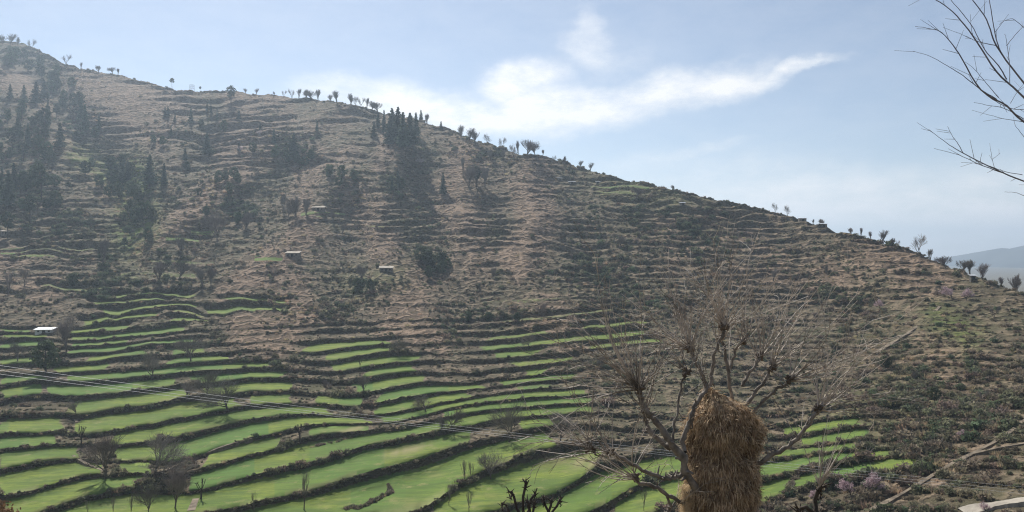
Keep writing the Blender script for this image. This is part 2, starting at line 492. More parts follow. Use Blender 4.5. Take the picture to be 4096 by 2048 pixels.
LIPS = {
    -5: [(0, 640), (300, 610), (500, 590), (640, 560), (791, 490), (871, 474), (915, 465), (960, 478), (1024, 488)],
    -4: [(0, 622), (300, 590), (500, 560), (630, 520), (700, 487), (796, 471), (806, 468), (842, 462), (895, 454), (956, 468), (1024, 463)],
    -3: [(0, 604), (300, 565), (500, 535), (607, 509), (633, 487), (690, 470), (777, 456), (858, 448), (1024, 450)],
    -2: [(0, 588), (300, 545), (480, 515), (554, 499), (567, 489), (585, 474), (595, 460), (616, 454.5), (646, 449.6), (800, 447), (866, 438), (1024, 440)],
    -1: [(0, 572), (200, 538), (350, 525), (420, 516), (436, 509), (452, 486), (471, 477), (487, 466), (500, 462), (510, 455), (529, 446.7), (544, 442.8), (554, 440), (650, 441), (784, 436), (813, 431), (864, 424), (1024, 428)],
    0: [(0, 548), (100, 527), (160, 520), (216, 511), (250, 503), (300, 490), (313, 487.5), (342, 475), (383, 463), (405, 454.5), (429, 448.6), (453, 442.8), (473, 438.5), (500, 433), (519, 427.5), (557, 425), (650, 428)],
    1: [(0, 523), (41, 510.8), (72, 497), (90, 491.8), (112, 487.5), (140, 483), (165, 487), (205, 489), (223, 482), (250, 473.4), (289, 465), (333, 457), (347, 451.5), (364, 445), (391, 440), (415, 436), (434, 431), (454, 428), (470, 425.8), (500, 419), (529, 416), (558, 414), (590, 411)],
    2: [(2, 499.6), (39, 489.4), (66, 480.7), (97, 473.4), (121, 472), (150, 473.4), (169, 471), (211, 464), (233, 457.4), (250, 453.8), (277, 448.6), (290, 440), (318, 431), (364, 429.5), (401, 427), (434, 420), (449, 416), (463, 413), (500, 408.5), (539, 405), (587, 402.5)],
    3: [(0, 466.6), (39, 458.8), (72, 456), (117, 463), (140, 459.8), (169, 464), (184, 462), (199, 457.4), (208, 451.6), (248, 440.4), (282, 431.2), (312, 423.5), (363, 424.5), (401, 421), (434, 412.5), (463, 405), (500, 400), (584, 395)],
    4: [(0, 449), (29, 445.7), (57, 443), (115, 443.3), (143, 440), (165, 437), (190, 430), (250, 416.6), (289, 413.2), (320, 414), (380, 416), (400, 411), (434, 403.5), (477, 396), (517, 390), (553, 387.6)],
    5: [(0, 433), (60, 431), (78, 436), (97, 432), (126, 428.3), (155, 422.4), (194, 416.6), (226, 408), (250, 404.5), (290, 402.5), (316, 403.5), (361, 406), (377, 401.6), (400, 397), (425, 393.8), (444, 391.5), (500, 385.5), (524, 382), (546, 380), (573, 379)],
    6: [(0, 414), (34, 415), (68, 411), (87, 410.8), (126, 406.4), (160, 400), (184, 395.3), (207, 394.5), (250, 392), (290, 392), (357, 393.4), (371, 393), (386, 389), (405, 384), (424, 381), (470, 384), (500, 378), (526, 376), (545, 374.5)],
    7: [(0, 398), (40, 391), (60, 395), (87, 393.4), (126, 391), (175, 387), (194, 383.7), (246, 377.4), (286, 375.4), (340, 380), (368, 375), (390, 373), (414, 369), (460, 374), (510, 367.5), (560, 362), (574, 359)],
    8: [(4, 383.5), (39, 379), (68, 382), (107, 379), (145, 375), (184, 371), (223, 368), (250, 366.5), (266, 365.5), (334, 372), (355, 370), (366, 367), (376, 363.8), (391, 361), (414, 361), (500, 358), (538, 354), (588, 349.7), (649, 342), (659, 339)],
    9: [(0, 372), (52, 374), (108, 370), (170, 363.8), (227, 359), (327, 360), (347, 358), (366, 353.6), (389, 350), (450, 355), (500, 348.5), (545, 344), (584, 341), (616, 339), (644, 335)],
    10: [(0, 363), (37, 360), (87, 361), (146, 353), (171, 355), (250, 350), (308, 352.6), (332, 350), (347, 347), (389, 344), (500, 338), (547, 333), (581, 329), (646, 322)],
    11: [(0, 356), (70, 353), (97, 352), (126, 347.8), (155, 343.4), (184, 340), (250, 342), (500, 330), (600, 321)],
    12: [(0, 347), (56, 345), (72, 347), (101, 344.5), (130, 342), (184, 336), (500, 322.5), (568, 315), (597, 312.8), (629, 308.5)],
    13: [(0, 339), (47, 336), (70, 341), (97, 339.5), (130, 337), (155, 335), (182, 331.5)],
    14: [(0, 331), (71, 333), (126, 328), (173, 321.5), (204, 320)],
    15: [(84, 323.5), (126, 318.2), (155, 314.8), (194, 313)],
    16: [(103, 313.3), (155, 310), (194, 306.5), (209, 313), (250, 309.5), (269, 308.5), (287, 311.5)],
    17: [(93, 305), (165, 301), (222, 301), (250, 299), (285, 303.5)],
}
KMIN, KS = -10, 20
UC = np.arange(-80, 1105, 10.0)


def solve_lips():
    nk, nu = KS - KMIN + 1, len(UC)
    N = nk * nu
    A = np.zeros((N, N)); rhs = np.zeros(N)
    ix = lambda k, j: (k - KMIN) * nu + j

    def acc(idx, cf, val, w):
        for a, ca in zip(idx, cf):
            rhs[a] += w * ca * val
            for b_, cb in zip(idx, cf):
                A[a, b_] += w * ca * cb
    for k in range(KMIN, KS + 1):
        for j in range(nu):
            if KMIN < k < KS:
                acc((ix(k - 1, j), ix(k, j), ix(k + 1, j)), (1, -2, 1), 0, 1.0)
            if 0 < j < nu - 1:
                acc((ix(k, j - 1), ix(k, j), ix(k, j + 1)), (1, -2, 1), 0, 6.0)
            acc((ix(k, j),), (1,), 0, 1e-9)
    for k, pts in LIPS.items():
        p = np.array(pts, float)
        for j, u in enumerate(UC):
            if p[0, 0] <= u <= p[-1, 0]:
                gap = np.min(np.abs(p[:, 0] - u))
                acc((ix(k, j),), (1,), float(np.interp(u, p[:, 0], p[:, 1])), 12.0 if gap < 40 else 4.0)
    for j, u in enumerate(UC):                  # the regular rows above and at the right
        w = 2.0
        acc((ix(20, j),), (1,), 280.0 + 2.0 * math.sin(u / 90.), w)
        if u > 700:
            acc((ix(12, j),), (1,), 330.0, 0.5)
            acc((ix(17, j),), (1,), 301.0, 0.5)
        acc((ix(-6, j),), (1,), float(np.interp(u, [0, 500, 791, 915, 1024], [662, 612, 515, 490, 502])), 2.0)
        acc((ix(-8, j),), (1,), float(np.interp(u, [0, 500, 791, 915, 1024], [715, 660, 560, 530, 532])), 2.0)
        acc((ix(-10, j),), (1,), float(np.interp(u, [0, 500, 791, 915, 1024], [780, 730, 640, 600, 590])), 2.0)
    return np.linalg.solve(A, rhs).reshape(nk, nu)


SOL = solve_lips()
KTOP = 68
U = np.concatenate([np.arange(-480, -72, 6.0), np.arange(-72, 1097, 1.0), np.arange(1097, 1460, 6.0)])
DU = np.gradient(U)
C = len(U)
NK = KTOP - KMIN + 1
LV = np.zeros((NK, C))
for i in range(NK):
    k = i + KMIN
    if k <= KS:
        row = np.interp(U, UC, SOL[i])
        g = np.exp(-np.linspace(-2, 2, 13) ** 2); g /= g.sum()
        row = np.convolve(np.pad(row, 6, mode='edge'), g, mode='valid')
    else:
        row = LV[KS - KMIN] - 5.6 * (k - KS)
    LV[i] = row
sp = np.abs(np.gradient(LV, axis=0))
for i in range(NK):
    k = i + KMIN
    amp = 0.07 if k < 10 else (0.15 if k < 15 else 0.5)
    wob = fbm(U / 34.0, np.full(C, k * 7.7), 3, 5) * amp * 1.7 + fbm(U / 9.0, np.full(C, k * 3.3), 2, 9) * 0.06
    LV[i] += wob * np.minimum(sp[i], 14)
    if k > KS:                                   # terraces drift a little along the slope
        LV[i] += 8.0 * fbm(U / 80.0, np.full(C, k * 0.10), 3, 21)
for i in range(1, NK):
    LV[i] = np.minimum(LV[i], LV[i - 1] - 1.2)
VC = np.interp(U, CREST[:, 0], CREST[:, 1]) + 0.8 * fbm(U / 13.0, U * 0 + .3, 3, 33) + 0.5 * fbm(U / 4.0, U * 0 + .7, 2, 31)

SPURS_SCALE = 1.15
SPURS = [  # polyline, half width, depth factor (negative comes toward us)
    ([(0, 160), (80, 290), (160, 370), (250, 450), (330, 560)], 60, -0.035),
    ([(70, 160), (180, 320), (290, 450), (340, 560), (335, 650)], 55, 0.045),
    ([(860, 250), (760, 330), (640, 440), (480, 530), (350, 640)], 75, -0.035),
    ([(1000, 370), (830, 470), (740, 590), (600, 720), (620, 860)], 75, -0.035),
    ([(740, 420), (600, 560), (470, 660)], 60, 0.02),
    ([(1010, 380), (950, 560), (960, 700), (1050, 760), (1080, 850)], 65, -0.03),
    ([(880, 560), (860, 700), (830, 840)], 55, 0.03),
    ([(1060, 480), (1090, 640), (1080, 720), (1180, 850)], 60, 0.035),
    ([(1180, 380), (1160, 520), (1190, 700)], 60, -0.02),
    ([(1320, 400), (1340, 540), (1320, 680), (1420, 880)], 65, -0.035),
    ([(1430, 450), (1470, 600), (1540, 760)], 70, 0.03),
    ([(1650, 480), (1760, 640), (1900, 820)], 110, -0.025),
    ([(1900, 540), (2060, 760), (2230, 920)], 90, 0.03),
    ([(2150, 600), (2330, 780), (2500, 960)], 100, -0.03),
]


def depth(u, v):
    y = np.interp(v, FV, FY) * np.interp(u, SU, SS)
    mul = np.ones(np.shape(u))
    fade = smooth(420, 330, v)
    for pts, w, a in SPURS:
        mul = mul + SPURS_SCALE * a * (crease(u, v, pts, w) if a < 0 else stroke(u, v, pts, w)) * np.clip(fade, 0.15, 1)
    mul = mul + 0.010 * fbm(u / 40.0, v / 22.0, 4, 41) * fade
    return y * mul


UU = np.broadcast_to(U, LV.shape)
ONH = LV > VC[None, :]                            # lip lies on the visible face
LVc = np.maximum(LV, VC[None, :])
DB = np.maximum(0, VC[None, :] - LV)              # distance past the crest in rows
LY = depth(UU, LVc)
for i in range(1, NK):
    LY[i] = np.maximum(LY[i], LY[i - 1] + np.maximum(0.25, 0.35 * (np.interp(LVc[i], FV, FY) - np.interp(LVc[i - 1], FV, FY))))
LZ = -(LVc - CY) / FPX * LY
YB = LY + DB * 2.2
LZ = np.where(ONH, LZ, LZ / LY * YB - 0.012 * DB ** 2 - 0.25 * DB)
LY = YB

FIELDS = [(-6, 0, 560, 1), (-5, 0, 600, 1), (-4, 0, 600, 1), (-3, 0, 600, 1), (-2, 0, 430, 1),
          (-1, 0, 553, 1), (-2, 436, 598, 1), (-3, 556, 692, 1), (-4, 612, 893, 1), (-5, 690, 913, 1), (-3, 777, 856, .75), (-2, 800, 865, .9), (-1, 784, 862, .85),
          (0, 60, 470, 1), (0, 519, 558, .8), (1, 6, 142, 1), (1, 190, 592, 1), (2, 0, 100, 1), (2, 119, 150, .9), (2, 205, 279, 1), (2, 310, 366, 1), (2, 445, 588, 1),
          (3, 0, 76, 1), (3, 114, 330, 1), (3, 312, 366, 1), (3, 380, 584, .8), (4, 0, 58, 1), (4, 112, 330, 1), (4, 376, 470, 1), (4, 517, 553, .55),
          (5, 0, 62, 1), (5, 76, 236, 1), (5, 250, 290, 1), (5, 316, 361, 1), (5, 377, 482, 1), (5, 500, 573, .8), (6, 70, 185, 1), (6, 205, 292, 1), (6, 356, 424, 1), (6, 526, 545, .9),
          (7, 0, 44, 1), (7, 48, 176, 1), (7, 194, 287, .9), (7, 366, 415, 1), (7, 508, 574, .6), (8, 3, 44, 1), (8, 68, 268, 1), (8, 333, 415, 1), (8, 496, 538, .9), (8, 588, 660, .6),
          (9, 52, 108, .9), (9, 168, 228, .9), (9, 326, 389, 1), (9, 480, 645, .68), (10, 0, 37, 1), (10, 87, 147, .7), (10, 171, 206, .7), (10, 306, 389, .9), (10, 490, 548, .58), (10, 581, 648, .6),
          (11, 68, 190, 1), (12, 0, 57, .9), (12, 72, 131, .9), (12, 500, 630, .46), (13, 0, 48, .9), (13, 70, 184, 1), (14, 71, 127, .8), (14, 172, 205, .8), (14, 0, 30, .7), (15, 84, 160, .8), (15, 170, 205, .55),
          (16, 103, 195, .75), (16, 208, 286, .85), (17, 93, 166, .6), (17, 222, 286, .85), (18, 107, 196, .6), (19, 40, 120, .5)]
TANS = [([(200, 215), (330, 235), (450, 265)], 45, .9), ([(300, 290), (400, 330)], 60, .7), ([(580, 240), (700, 262)], 26, .8), ([(0, 190), (60, 210), (110, 265)], 26, .8),
        ([(160, 365), (230, 440), (330, 525)], 28, 1), ([(640, 300), (560, 390), (640, 380)], 50, .75), ([(720, 300), (640, 370), (600, 440), (480, 520), (350, 640)], 26, 1),
        ([(800, 390), (760, 470)], 34, .8), ([(880, 375), (800, 420)], 30, .7), ([(1000, 320), (960, 420)], 36, .8), ([(1170, 400), (1120, 470)], 46, .85),
        ([(1345, 450), (1345, 560), (1300, 650)], 48, 1.15), ([(900, 500), (960, 620)], 55, .7), ([(1150, 520), (1200, 640)], 60, .7),
        ([(770, 560), (720, 640), (640, 690), (580, 730)], 38, .95), ([(720, 740), (740, 800), (690, 880), (610, 840)], 55, 1.0), ([(1040, 720), (1000, 800), (1060, 860)], 70, .75),
        ([(1100, 860), (1150, 940)], 36, .8), ([(1380, 800), (1440, 880), (1480, 950)], 62, .85), ([(1700, 610), (1950, 640)], 90, .5), ([(2180, 640), (2330, 700)], 70, .6),
        ([(0, 650), (110, 720)], 55, .6), ([(2250, 890), (2420, 930)], 70, .5), ([(1960, 680), (2150, 700)], 60, .55), ([(760, 330), (860, 300)], 40, .55), ([(2300, 1230), (2500, 1150)], 60, .4),
        ([(1640, 1000), (1560, 950)], 50, .5), ([(420, 240), (500, 250)], 30, .6)]

TANL = np.zeros(LV.shape)
for p, w, a in TANS:
    TANL = np.maximum(TANL, a * stroke(UU + 5 * fbm(UU / 22., LVc / 14., 2, 51), LVc, p, w * 1.2))
ROWS_T = [0.0, 0.22, 0.6, 1.0]                    # tread: lip .. foot of the next bank
rows_Y, rows_Z, rows_k, rows_s, rows_r = [], [], [], [], []
ST = np.zeros((NK, C))
for i in range(NK - 1):
    k = i + KMIN
    if k < 13:
        base = 0.93 + 0 * U
        base = np.where(U > 930, 0.55, base)
        weak = smooth(590, 680, U) * (k > 0)
        base = base * (1 - weak) + weak * (0.22 + 0.75 * fbm(U / 50., U * 0 + k * 2.1, 3, 8))
    else:
        zone = 0.10 + 0.75 * np.clip(stroke(U, LVc[i], [(560, 360), (700, 380)], 90) + stroke(U, LVc[i], [(230, 330), (240, 400)], 60) + stroke(U, LVc[i], [(1600, 560), (2200, 640)], 130) + stroke(U, LVc[i], [(1500, 700), (2100, 720)], 90) + stroke(U, LVc[i], [(0, 640), (200, 600)], 80) + stroke(U, LVc[i], [(900, 560), (1250, 600)], 60), 0, 1)
        base = np.clip(zone + 1.0 * fbm(U / 45.0, U * 0 + k * 1.7, 3, 8), 0.03, 0.9)
    infield = np.zeros(C)
    for (kf, fa, fb_, fw) in FIELDS:
        if kf == k: infield = np.maximum(infield, smooth(fa - 12, fa, U) * (1 - smooth(fb_, fb_ + 12, U)))
    base = base * (1 - 0.8 * np.clip(TANL[i], 0, 1) * (1 - infield) * (0.5 + .5 * (LVc[i] > 250)))
    base = np.maximum(base, 0.9 * infield)
    st = np.clip(base, 0.04, 0.94)
    ST[i] = st
    dY = LY[i + 1] - LY[i]; dZ = LZ[i + 1] - LZ[i]
    hi = np.maximum(dZ, 0)
    wall = np.clip(0.42 * np.abs(dZ), 0.15, 0.5 * np.maximum(dY, .2))    # run of the bank
    f = 1 - wall / np.maximum(dY, 0.3)
    f = np.clip(f, 0.5, 0.97)
    for s in ROWS_T:
        t = f * s
        zz = LZ[i] + dZ * (t * (1 - st) + st * 0.06 * s)
        rows_Y.append(LY[i] + dY * t); rows_Z.append(zz)
        rows_k.append(k); rows_s.append(s); rows_r.append(0.0 if s < 1 else 0.45)
    z0 = LZ[i] + dZ * (f * (1 - st) + st * 0.06)
    for q in (0.36, 0.72):
        t = f + (1 - f) * q
        bulge = 0.10 * np.sin(q * math.pi)
        rows_Y.append(LY[i] + dY * t); rows_Z.append(z0 + (LZ[i + 1] - z0) * min(1, q + bulge))
        rows_k.append(k); rows_s.append(1 + q); rows_r.append(1.0)
TY = np.array(rows_Y); TZ = np.array(rows_Z)
RK = np.array(rows_k); RS = np.array(rows_s); RR = np.array(rows_r)
NR = len(TY)
TU = np.broadcast_to(U, TY.shape)
PV = CY - TZ / TY * FPX                           # where each vertex shows in the frame
TX = (TU - CX) / FPX * TY
BEY = np.repeat(np.vstack([DB[:-1]]), 6, axis=0)  # > 0 behind the crest

# roughness of untilled ground
XW, ZW = TX, TZ
FLD = np.zeros(TY.shape)
for (k, a, b, w) in FIELDS:
    j0 = a + 2.0 * math.sin(k * 3.1); j1 = b + 2.0 * math.cos(k * 2.3)
    for r in np.where(RK == k)[0]:
        sl_ = (RS[r] - .5) * 7 * math.sin(k * 5.3 + a)
        nz_ = 5.0 * fbm(U / 7., U * 0 + RS[r] * 2 + k, 2, 83)
        m = smooth(j0 - 4 + sl_, j0 + 4 + sl_, U + nz_) * (1 - smooth(j1 - 4 - sl_, j1 + 4 - sl_, U + nz_)) * w
        if RS[r] < 0.9 or RS[r] == 1.0:
            FLD[r] = np.maximum(FLD[r], m * (1.0 if RS[r] < 0.9 else 0.72))
# small green terraces higher on the slope: (u0, u1, v, strength)
for (a, b, v, w) in [(254, 283, 258.5, 1), (300, 346, 214, .6), (190, 215, 232, .55), (165, 200, 240, .6), (0, 60, 254, .6), (0, 95, 250, .45), (270, 310, 245, .35),
                     (345, 385, 228, .5), (590, 650, 187, .55), (596, 640, 192, .45), (740, 790, 202, .5), (700, 730, 230, .35), (480, 560, 300, .4), (150, 215, 262, .45), (120, 200, 275, .45)]:
    jj = np.where((U > a) & (U < b))[0]
    for r in range(NR):
        if RS[r] in (0.22, 0.6, 0.0):
            ok = np.abs(PV[r, jj] - v) < 2.6
            FLD[r, jj] = np.maximum(FLD[r, jj], ok * w)

un = TU + 6 * fbm(TU / 22.0, PV / 14.0, 3, 51)
vn = PV + 6 * fbm(TU / 22.0, PV / 14.0, 3, 57)
TAN = np.zeros(TY.shape)
for p, w, a in TANS:
    TAN = np.maximum(TAN, a * stroke(un, vn, p, w * 1.15))
TAN = np.clip(TAN + 0.10 + 0.30 * fbm(TU / 30., PV / 18., 3, 63) - 0.6 * smooth(325, 370, PV) * (TU < 700), 0, 1.2)
DARKS = [([(30, 130), (120, 200), (200, 330)], 45), ([(0, 300), (60, 400), (100, 520)], 80), ([(340, 500), (345, 620)], 42), ([(100, 450), (140, 570)], 50), ([(200, 380), (290, 470)], 34),
         ([(270, 470), (420, 450)], 45), ([(500, 450), (620, 540)], 45), ([(680, 370), (750, 385)], 45), ([(990, 290), (1050, 360)], 45), ([(840, 430), (900, 480)], 40), ([(980, 460), (1000, 480)], 26),
         ([(1430, 470), (1500, 570)], 45), ([(1080, 560), (1090, 680)], 45), ([(1450, 660), (1580, 720)], 45), ([(1600, 540), (1800, 600)], 60), ([(180, 570), (280, 650)], 50), ([(1130, 790), (1300, 800)], 32),
         ([(850, 730), (1000, 700)], 38), ([(1560, 760), (1720, 900)], 80), ([(2080, 740), (2190, 790)], 36), ([(2220, 860), (2260, 930)], 40), ([(2100, 1230), (2360, 1140), (2576, 1020)], 80), ([(1160, 360), (1240, 400)], 40),
         ([(380, 350), (450, 330)], 35), ([(700, 760), (860, 790)], 40), ([(250, 720), (420, 700)], 60), ([(620, 930), (760, 930)], 40), ([(850, 1010), (920, 1040)], 30), ([(1150, 850), (1130, 900)], 30), ([(2250, 1010), (2450, 1010)], 80), ([(20, 1000), (150, 1020)], 30), ([(20, 1055), (150, 1060)], 22)]
DRK = np.zeros(TY.shape)
for p, w in DARKS:
    DRK = np.maximum(DRK, stroke(un, vn, p, w * 1.0))
DRK = DRK * np.clip(0.55 + 0.9 * fbm(TU / 16., PV / 9., 3, 58), 0.1, 1)
FRS = np.zeros(TY.shape)
for p, w, a in [([(330, 440), (350, 560), (330, 600)], 46, 1.2), ([(200, 395), (320, 470)], 32, 1.2), ([(1700, 490), (1560, 470)], 40, .3), ([(2360, 790), (2440, 850)], 34, .8), ([(2100, 1060), (2300, 1000)], 60, .35), ([(1010, 690), (900, 720)], 30, .3)]:
    FRS = np.maximum(FRS, a * stroke(un, vn, p, w))
NOTF = 1 - np.clip(FLD * 1.6, 0, 1)
lump = 0.45 * fbm(TX / 2.3 + TY * .3, TZ / 1.7 + TY / 5., 3, 71) + 0.8 * fbm(TX / 7., TY / 9. + TZ / 6., 3, 75)
TZ = TZ + lump * NOTF * np.where(PV < 330, 1.0, 0.6) * (BEY < 4)
TY = TY + 0.35 * fbm(TX / 3.1, TZ / 1.3, 3, 77) * NOTF
PV = CY - TZ / TY * FPX

VT = np.stack([TX, TY, TZ], -1).reshape(-1, 3)
a = np.arange((NR - 1) * C).reshape(NR - 1, C)[:, :-1]
quads = np.stack([a, a + 1, a + 1 + C, a + C], -1).reshape(-1, 4)
me = fast_mesh("hillside", VT, quads, M_TERR)
DRYM = np.zeros(TY.shape)
for p, w in [([(1380, 1150), (1500, 1160)], 26), ([(800, 1100), (900, 1080)], 16), ([(60, 1035), (160, 1030)], 20), ([(980, 1140), (1080, 1120)], 8)]:
    DRYM = np.maximum(DRYM, stroke(un, vn, p, w, 2.2))
for r in range(NR):                               # trodden strip along each lip
    if RS[r] == 0.0 and RK[r] < 18:
        DRYM[r] = np.maximum(DRYM[r], 0.5 * (vnoise(U / 25., U * 0 + RK[r] * 5.) > 0.55))
TINT = np.zeros(TY.shape)
for r in range(NR):
    TINT[r] = np.clip(1.6 * fbm(np.floor(U / 55. + RK[r] * .37), U * 0 + RK[r] * 4.3, 1, 81), 0, 1)
for nm, arr in (("cover", (FLD, TAN, FRS)), ("extra", (np.broadcast_to(RR[:, None], TY.shape) * (PV > 285), DRYM, TINT))):
    at = me.color_attributes.new(nm, 'FLOAT_COLOR', 'POINT')
    buf = np.ones((NR * C, 4), np.float32)
    for i in range(3):
        buf[:, i] = np.clip(np.asarray(arr[i]), 0, 1).ravel()
    at.data.foreach_set('color', buf.ravel())
hill = bpy.data.objects.new("hillside", me)
COL.objects.link(hill)
tag(hill, 'terraced hillside with green wheat strips below and dry scrub above', None, None, 'structure')


def gcol(u):
    return int(np.argmin(np.abs(U - u)))


def ground(u, v, tread=False):
    """point of the hillside that shows at (u, v) of the photograph"""
    j = gcol(u)
    vis = BEY[:, j] < 3
    d = np.abs(PV[:, j] - v) + np.where(vis, 0, 1e6)
    if tread:
        d = d + np.where(RR > 0.5, 6, 0)
    r = int(np.argmin(d))
    p = Vector((float(TX[r, j]), float(TY[r, j]), float(TZ[r, j])))
    for r2 in (r - 1, r + 1):
        if 0 <= r2 < NR and vis[r2] and (PV[r, j] - v) * (PV[r2, j] - v) < 0:
            t = (v - PV[r, j]) / (PV[r2, j] - PV[r, j])
            p = p.lerp(Vector((float(TX[r2, j]), float(TY[r2, j]), float(TZ[r2, j]))), float(t))
            break
    return p, r, j


# the near slope that the camera stands on, and the far ground
def near_z(x, y):
    z = np.interp(y, [-60, -20, 0, 5, 17, 30, 60, 88, 100, 130], [14, 4, -1.75, -3.1, -7.7, -13.2, -30, -44.5, -47.5, -50])
    return z + 0.5 * fbm(np.asarray(x) / 9., np.asarray(y) / 9., 3, 91) * np.clip(np.asarray(y) / 20., 0, 1)


gx = np.linspace(-240, 240, 120); gy = np.linspace(-60, 128, 110)
GX, GY = np.meshgrid(gx, gy)
GZ = near_z(GX, GY)
a = np.arange(109 * 120).reshape(109, 120)[:, :-1]
q = np.stack([a, a + 1, a + 121, a + 120], -1).reshape(-1, 4)
o = bpy.data.objects.new("near_slope", fast_mesh("near_slope", np.stack([GX, GY, GZ], -1).reshape(-1, 3), q, M_NEAR))
COL.objects.link(o); tag(o, 'steep scrubby slope below the viewer falling to the valley', None, None, 'structure')

V = [(-6900, -850, -56), (6900, -850, -56), (6900, 7350, -56), (-6900, 7350, -56)]
o = mesh_obj("ground", V, [(0, 1, 2, 3)], M_NEAR); tag(o, 'valley floor reaching to the horizon', None, None, 'structure')

# distant mountain ranges beyond the right shoulder
def mountain(name, label, dist, prof, rough, seed):
    pu = np.linspace(880, 1240, 90)
    pv = np.interp(pu, [p[0] for p in prof], [p[1] for p in prof]) + rough * fbm(pu / 14., pu * 0 + seed, 3, seed)
    top = (CY - pv) / FPX * dist
    x = (pu - CX) / FPX * dist
    rows = []
    for t in np.linspace(0, 1, 14):
        yy = dist - (1 - t) * dist * 0.22 + 25 * fbm(x / 130., x * 0 + t * 3, 3, seed + 2)
        zz = -58 + (top + 58) * (t ** 0.9) + (1 - t) * t * 70 * fbm(x / 90., x * 0 + t * 4., 3, seed + 4)
        rows.append(np.stack([x * (1 - 0.0 * t), yy, zz], -1))
    rows.append(np.stack([x, np.full(90, dist * 1.25), np.full(90, -58.)], -1))
    Vv = np.concatenate(rows)
    a = np.arange(14 * 90).reshape(14, 90)[:, :-1]
    q = np.stack([a, a + 1, a + 91, a + 90], -1).reshape(-1, 4)
    ob = bpy.data.objects.new(name, fast_mesh(name, Vv, q, M_MOUNT))
    COL.objects.link(ob); tag(ob, label, None, None, 'structure')


mountain("mountain", 'hazy blue mountain peak beyond the right shoulder of the hill', 4200,
         [(880, 300), (958, 292), (972, 265), (984, 257), (996, 249.5), (1003, 247.5), (1013, 250.5), (1024, 247.5), (1060, 236), (1120, 240), (1240, 228)], .7, 5)
mountain("hill", 'lower blue foothill in the far valley at the right edge', 3400,
         [(880, 310), (960, 292), (990, 279), (1010, 275), (1030, 277), (1090, 270), (1240, 262)], 1.5, 9)

# ------------------------------------------------------------------ paths
def ribbon(name, label, pts, width, mat, lift=0.34):
    P = []
    pts = [(a / Q, b / Q) for a, b in pts]
    for (u0, v0), (u1, v1) in zip(pts[:-1], pts[1:]):
        n = max(2, int(math.hypot(u1 - u0, v1 - v0) / 2.2))
        for i in range(n):
            t = i / n
            g, r, j = ground(u0 + (u1 - u0) * t, v0 + (v1 - v0) * t)
            P.append(g)
    P = np.array([tuple(p) for p in P])
    for _ in range(120):
        P[1:-1] = (P[:-2] + 2 * P[1:-1] + P[2:]) / 4
    Vv, F = [], []
    for i in range(len(P)):
        d = P[min(i + 1, len(P) - 1)] - P[max(i - 1, 0)]
        n = np.array([-d[1], d[0], 0.0]); n /= (np.linalg.norm(n) + 1e-6)
        w = width * (0.45 + 0.10 * math.sin(i * .31) + 0.08 * math.sin(i * 0.17 + 1) + .12 * float(vnoise(i * .8, width * 9.)))
        c = P[i]
        for s, dz in ((-1.3, -1.2), (-1, lift), (1, lift + 0.03), (1.3, -1.2)):
            Vv.append(c + n * s * w + np.array([0, 0, dz]))
    for i in range(len(P) - 1):
        for q in range(3):
            F.append((4 * i + q, 4 * i + q + 1, 4 * i + 5 + q, 4 * i + 4 + q))
    o = mesh_obj(name, Vv, F, mat)
    tag(o, label, None, None, 'structure')


ribbon("path", 'pale footpath climbing the scrub slope at bottom right', [(2190, 1288), (2240, 1262), (2300, 1232), (2345, 1200), (2390, 1172), (2440, 1147), (2500, 1122), (2545, 1090), (2590, 1050)], 0.62, M_PATH)
ribbon("path", 'level footpath branching off across the bottom right bank', [(2440, 1147), (2490, 1134), (2540, 1126), (2620, 1112)], 0.45, M_PATH)
ribbon("road", 'pale gravel road in the bottom right corner', [(2420, 1292), (2460, 1282), (2510, 1272), (2576, 1262), (2640, 1254)], 2.2, M_ROAD)
ribbon("path", 'narrow diagonal footpath high on the right hill face', [(2200, 892), (2260, 856), (2320, 818), (2355, 795), (2368, 768)], 0.9, M_PATH)
ribbon("path", 'footpath curving along the lip of the lower left wheat terrace', [(405, 1192), (435, 1170), (475, 1160), (512, 1145), (535, 1128), (640, 1102)], 0.45, M_PATH, 0.12)
ribbon("path", 'eroded earth track between the left wheat terraces', [(184, 1022), (194, 1045), (194, 1068)], 0.6, M_PATH, 0.06)
ribbon("path", 'stony track ending at the foot of the left field tree', [(184, 1146), (212, 1170), (262, 1192), (320, 1196)], 0.45, M_PATH, 0.06)
ribbon("path", 'bare earth gully beside the bottom left bank', [(492, 1255), (486, 1272), (478, 1292)], 0.9, M_PATH, 0.06)

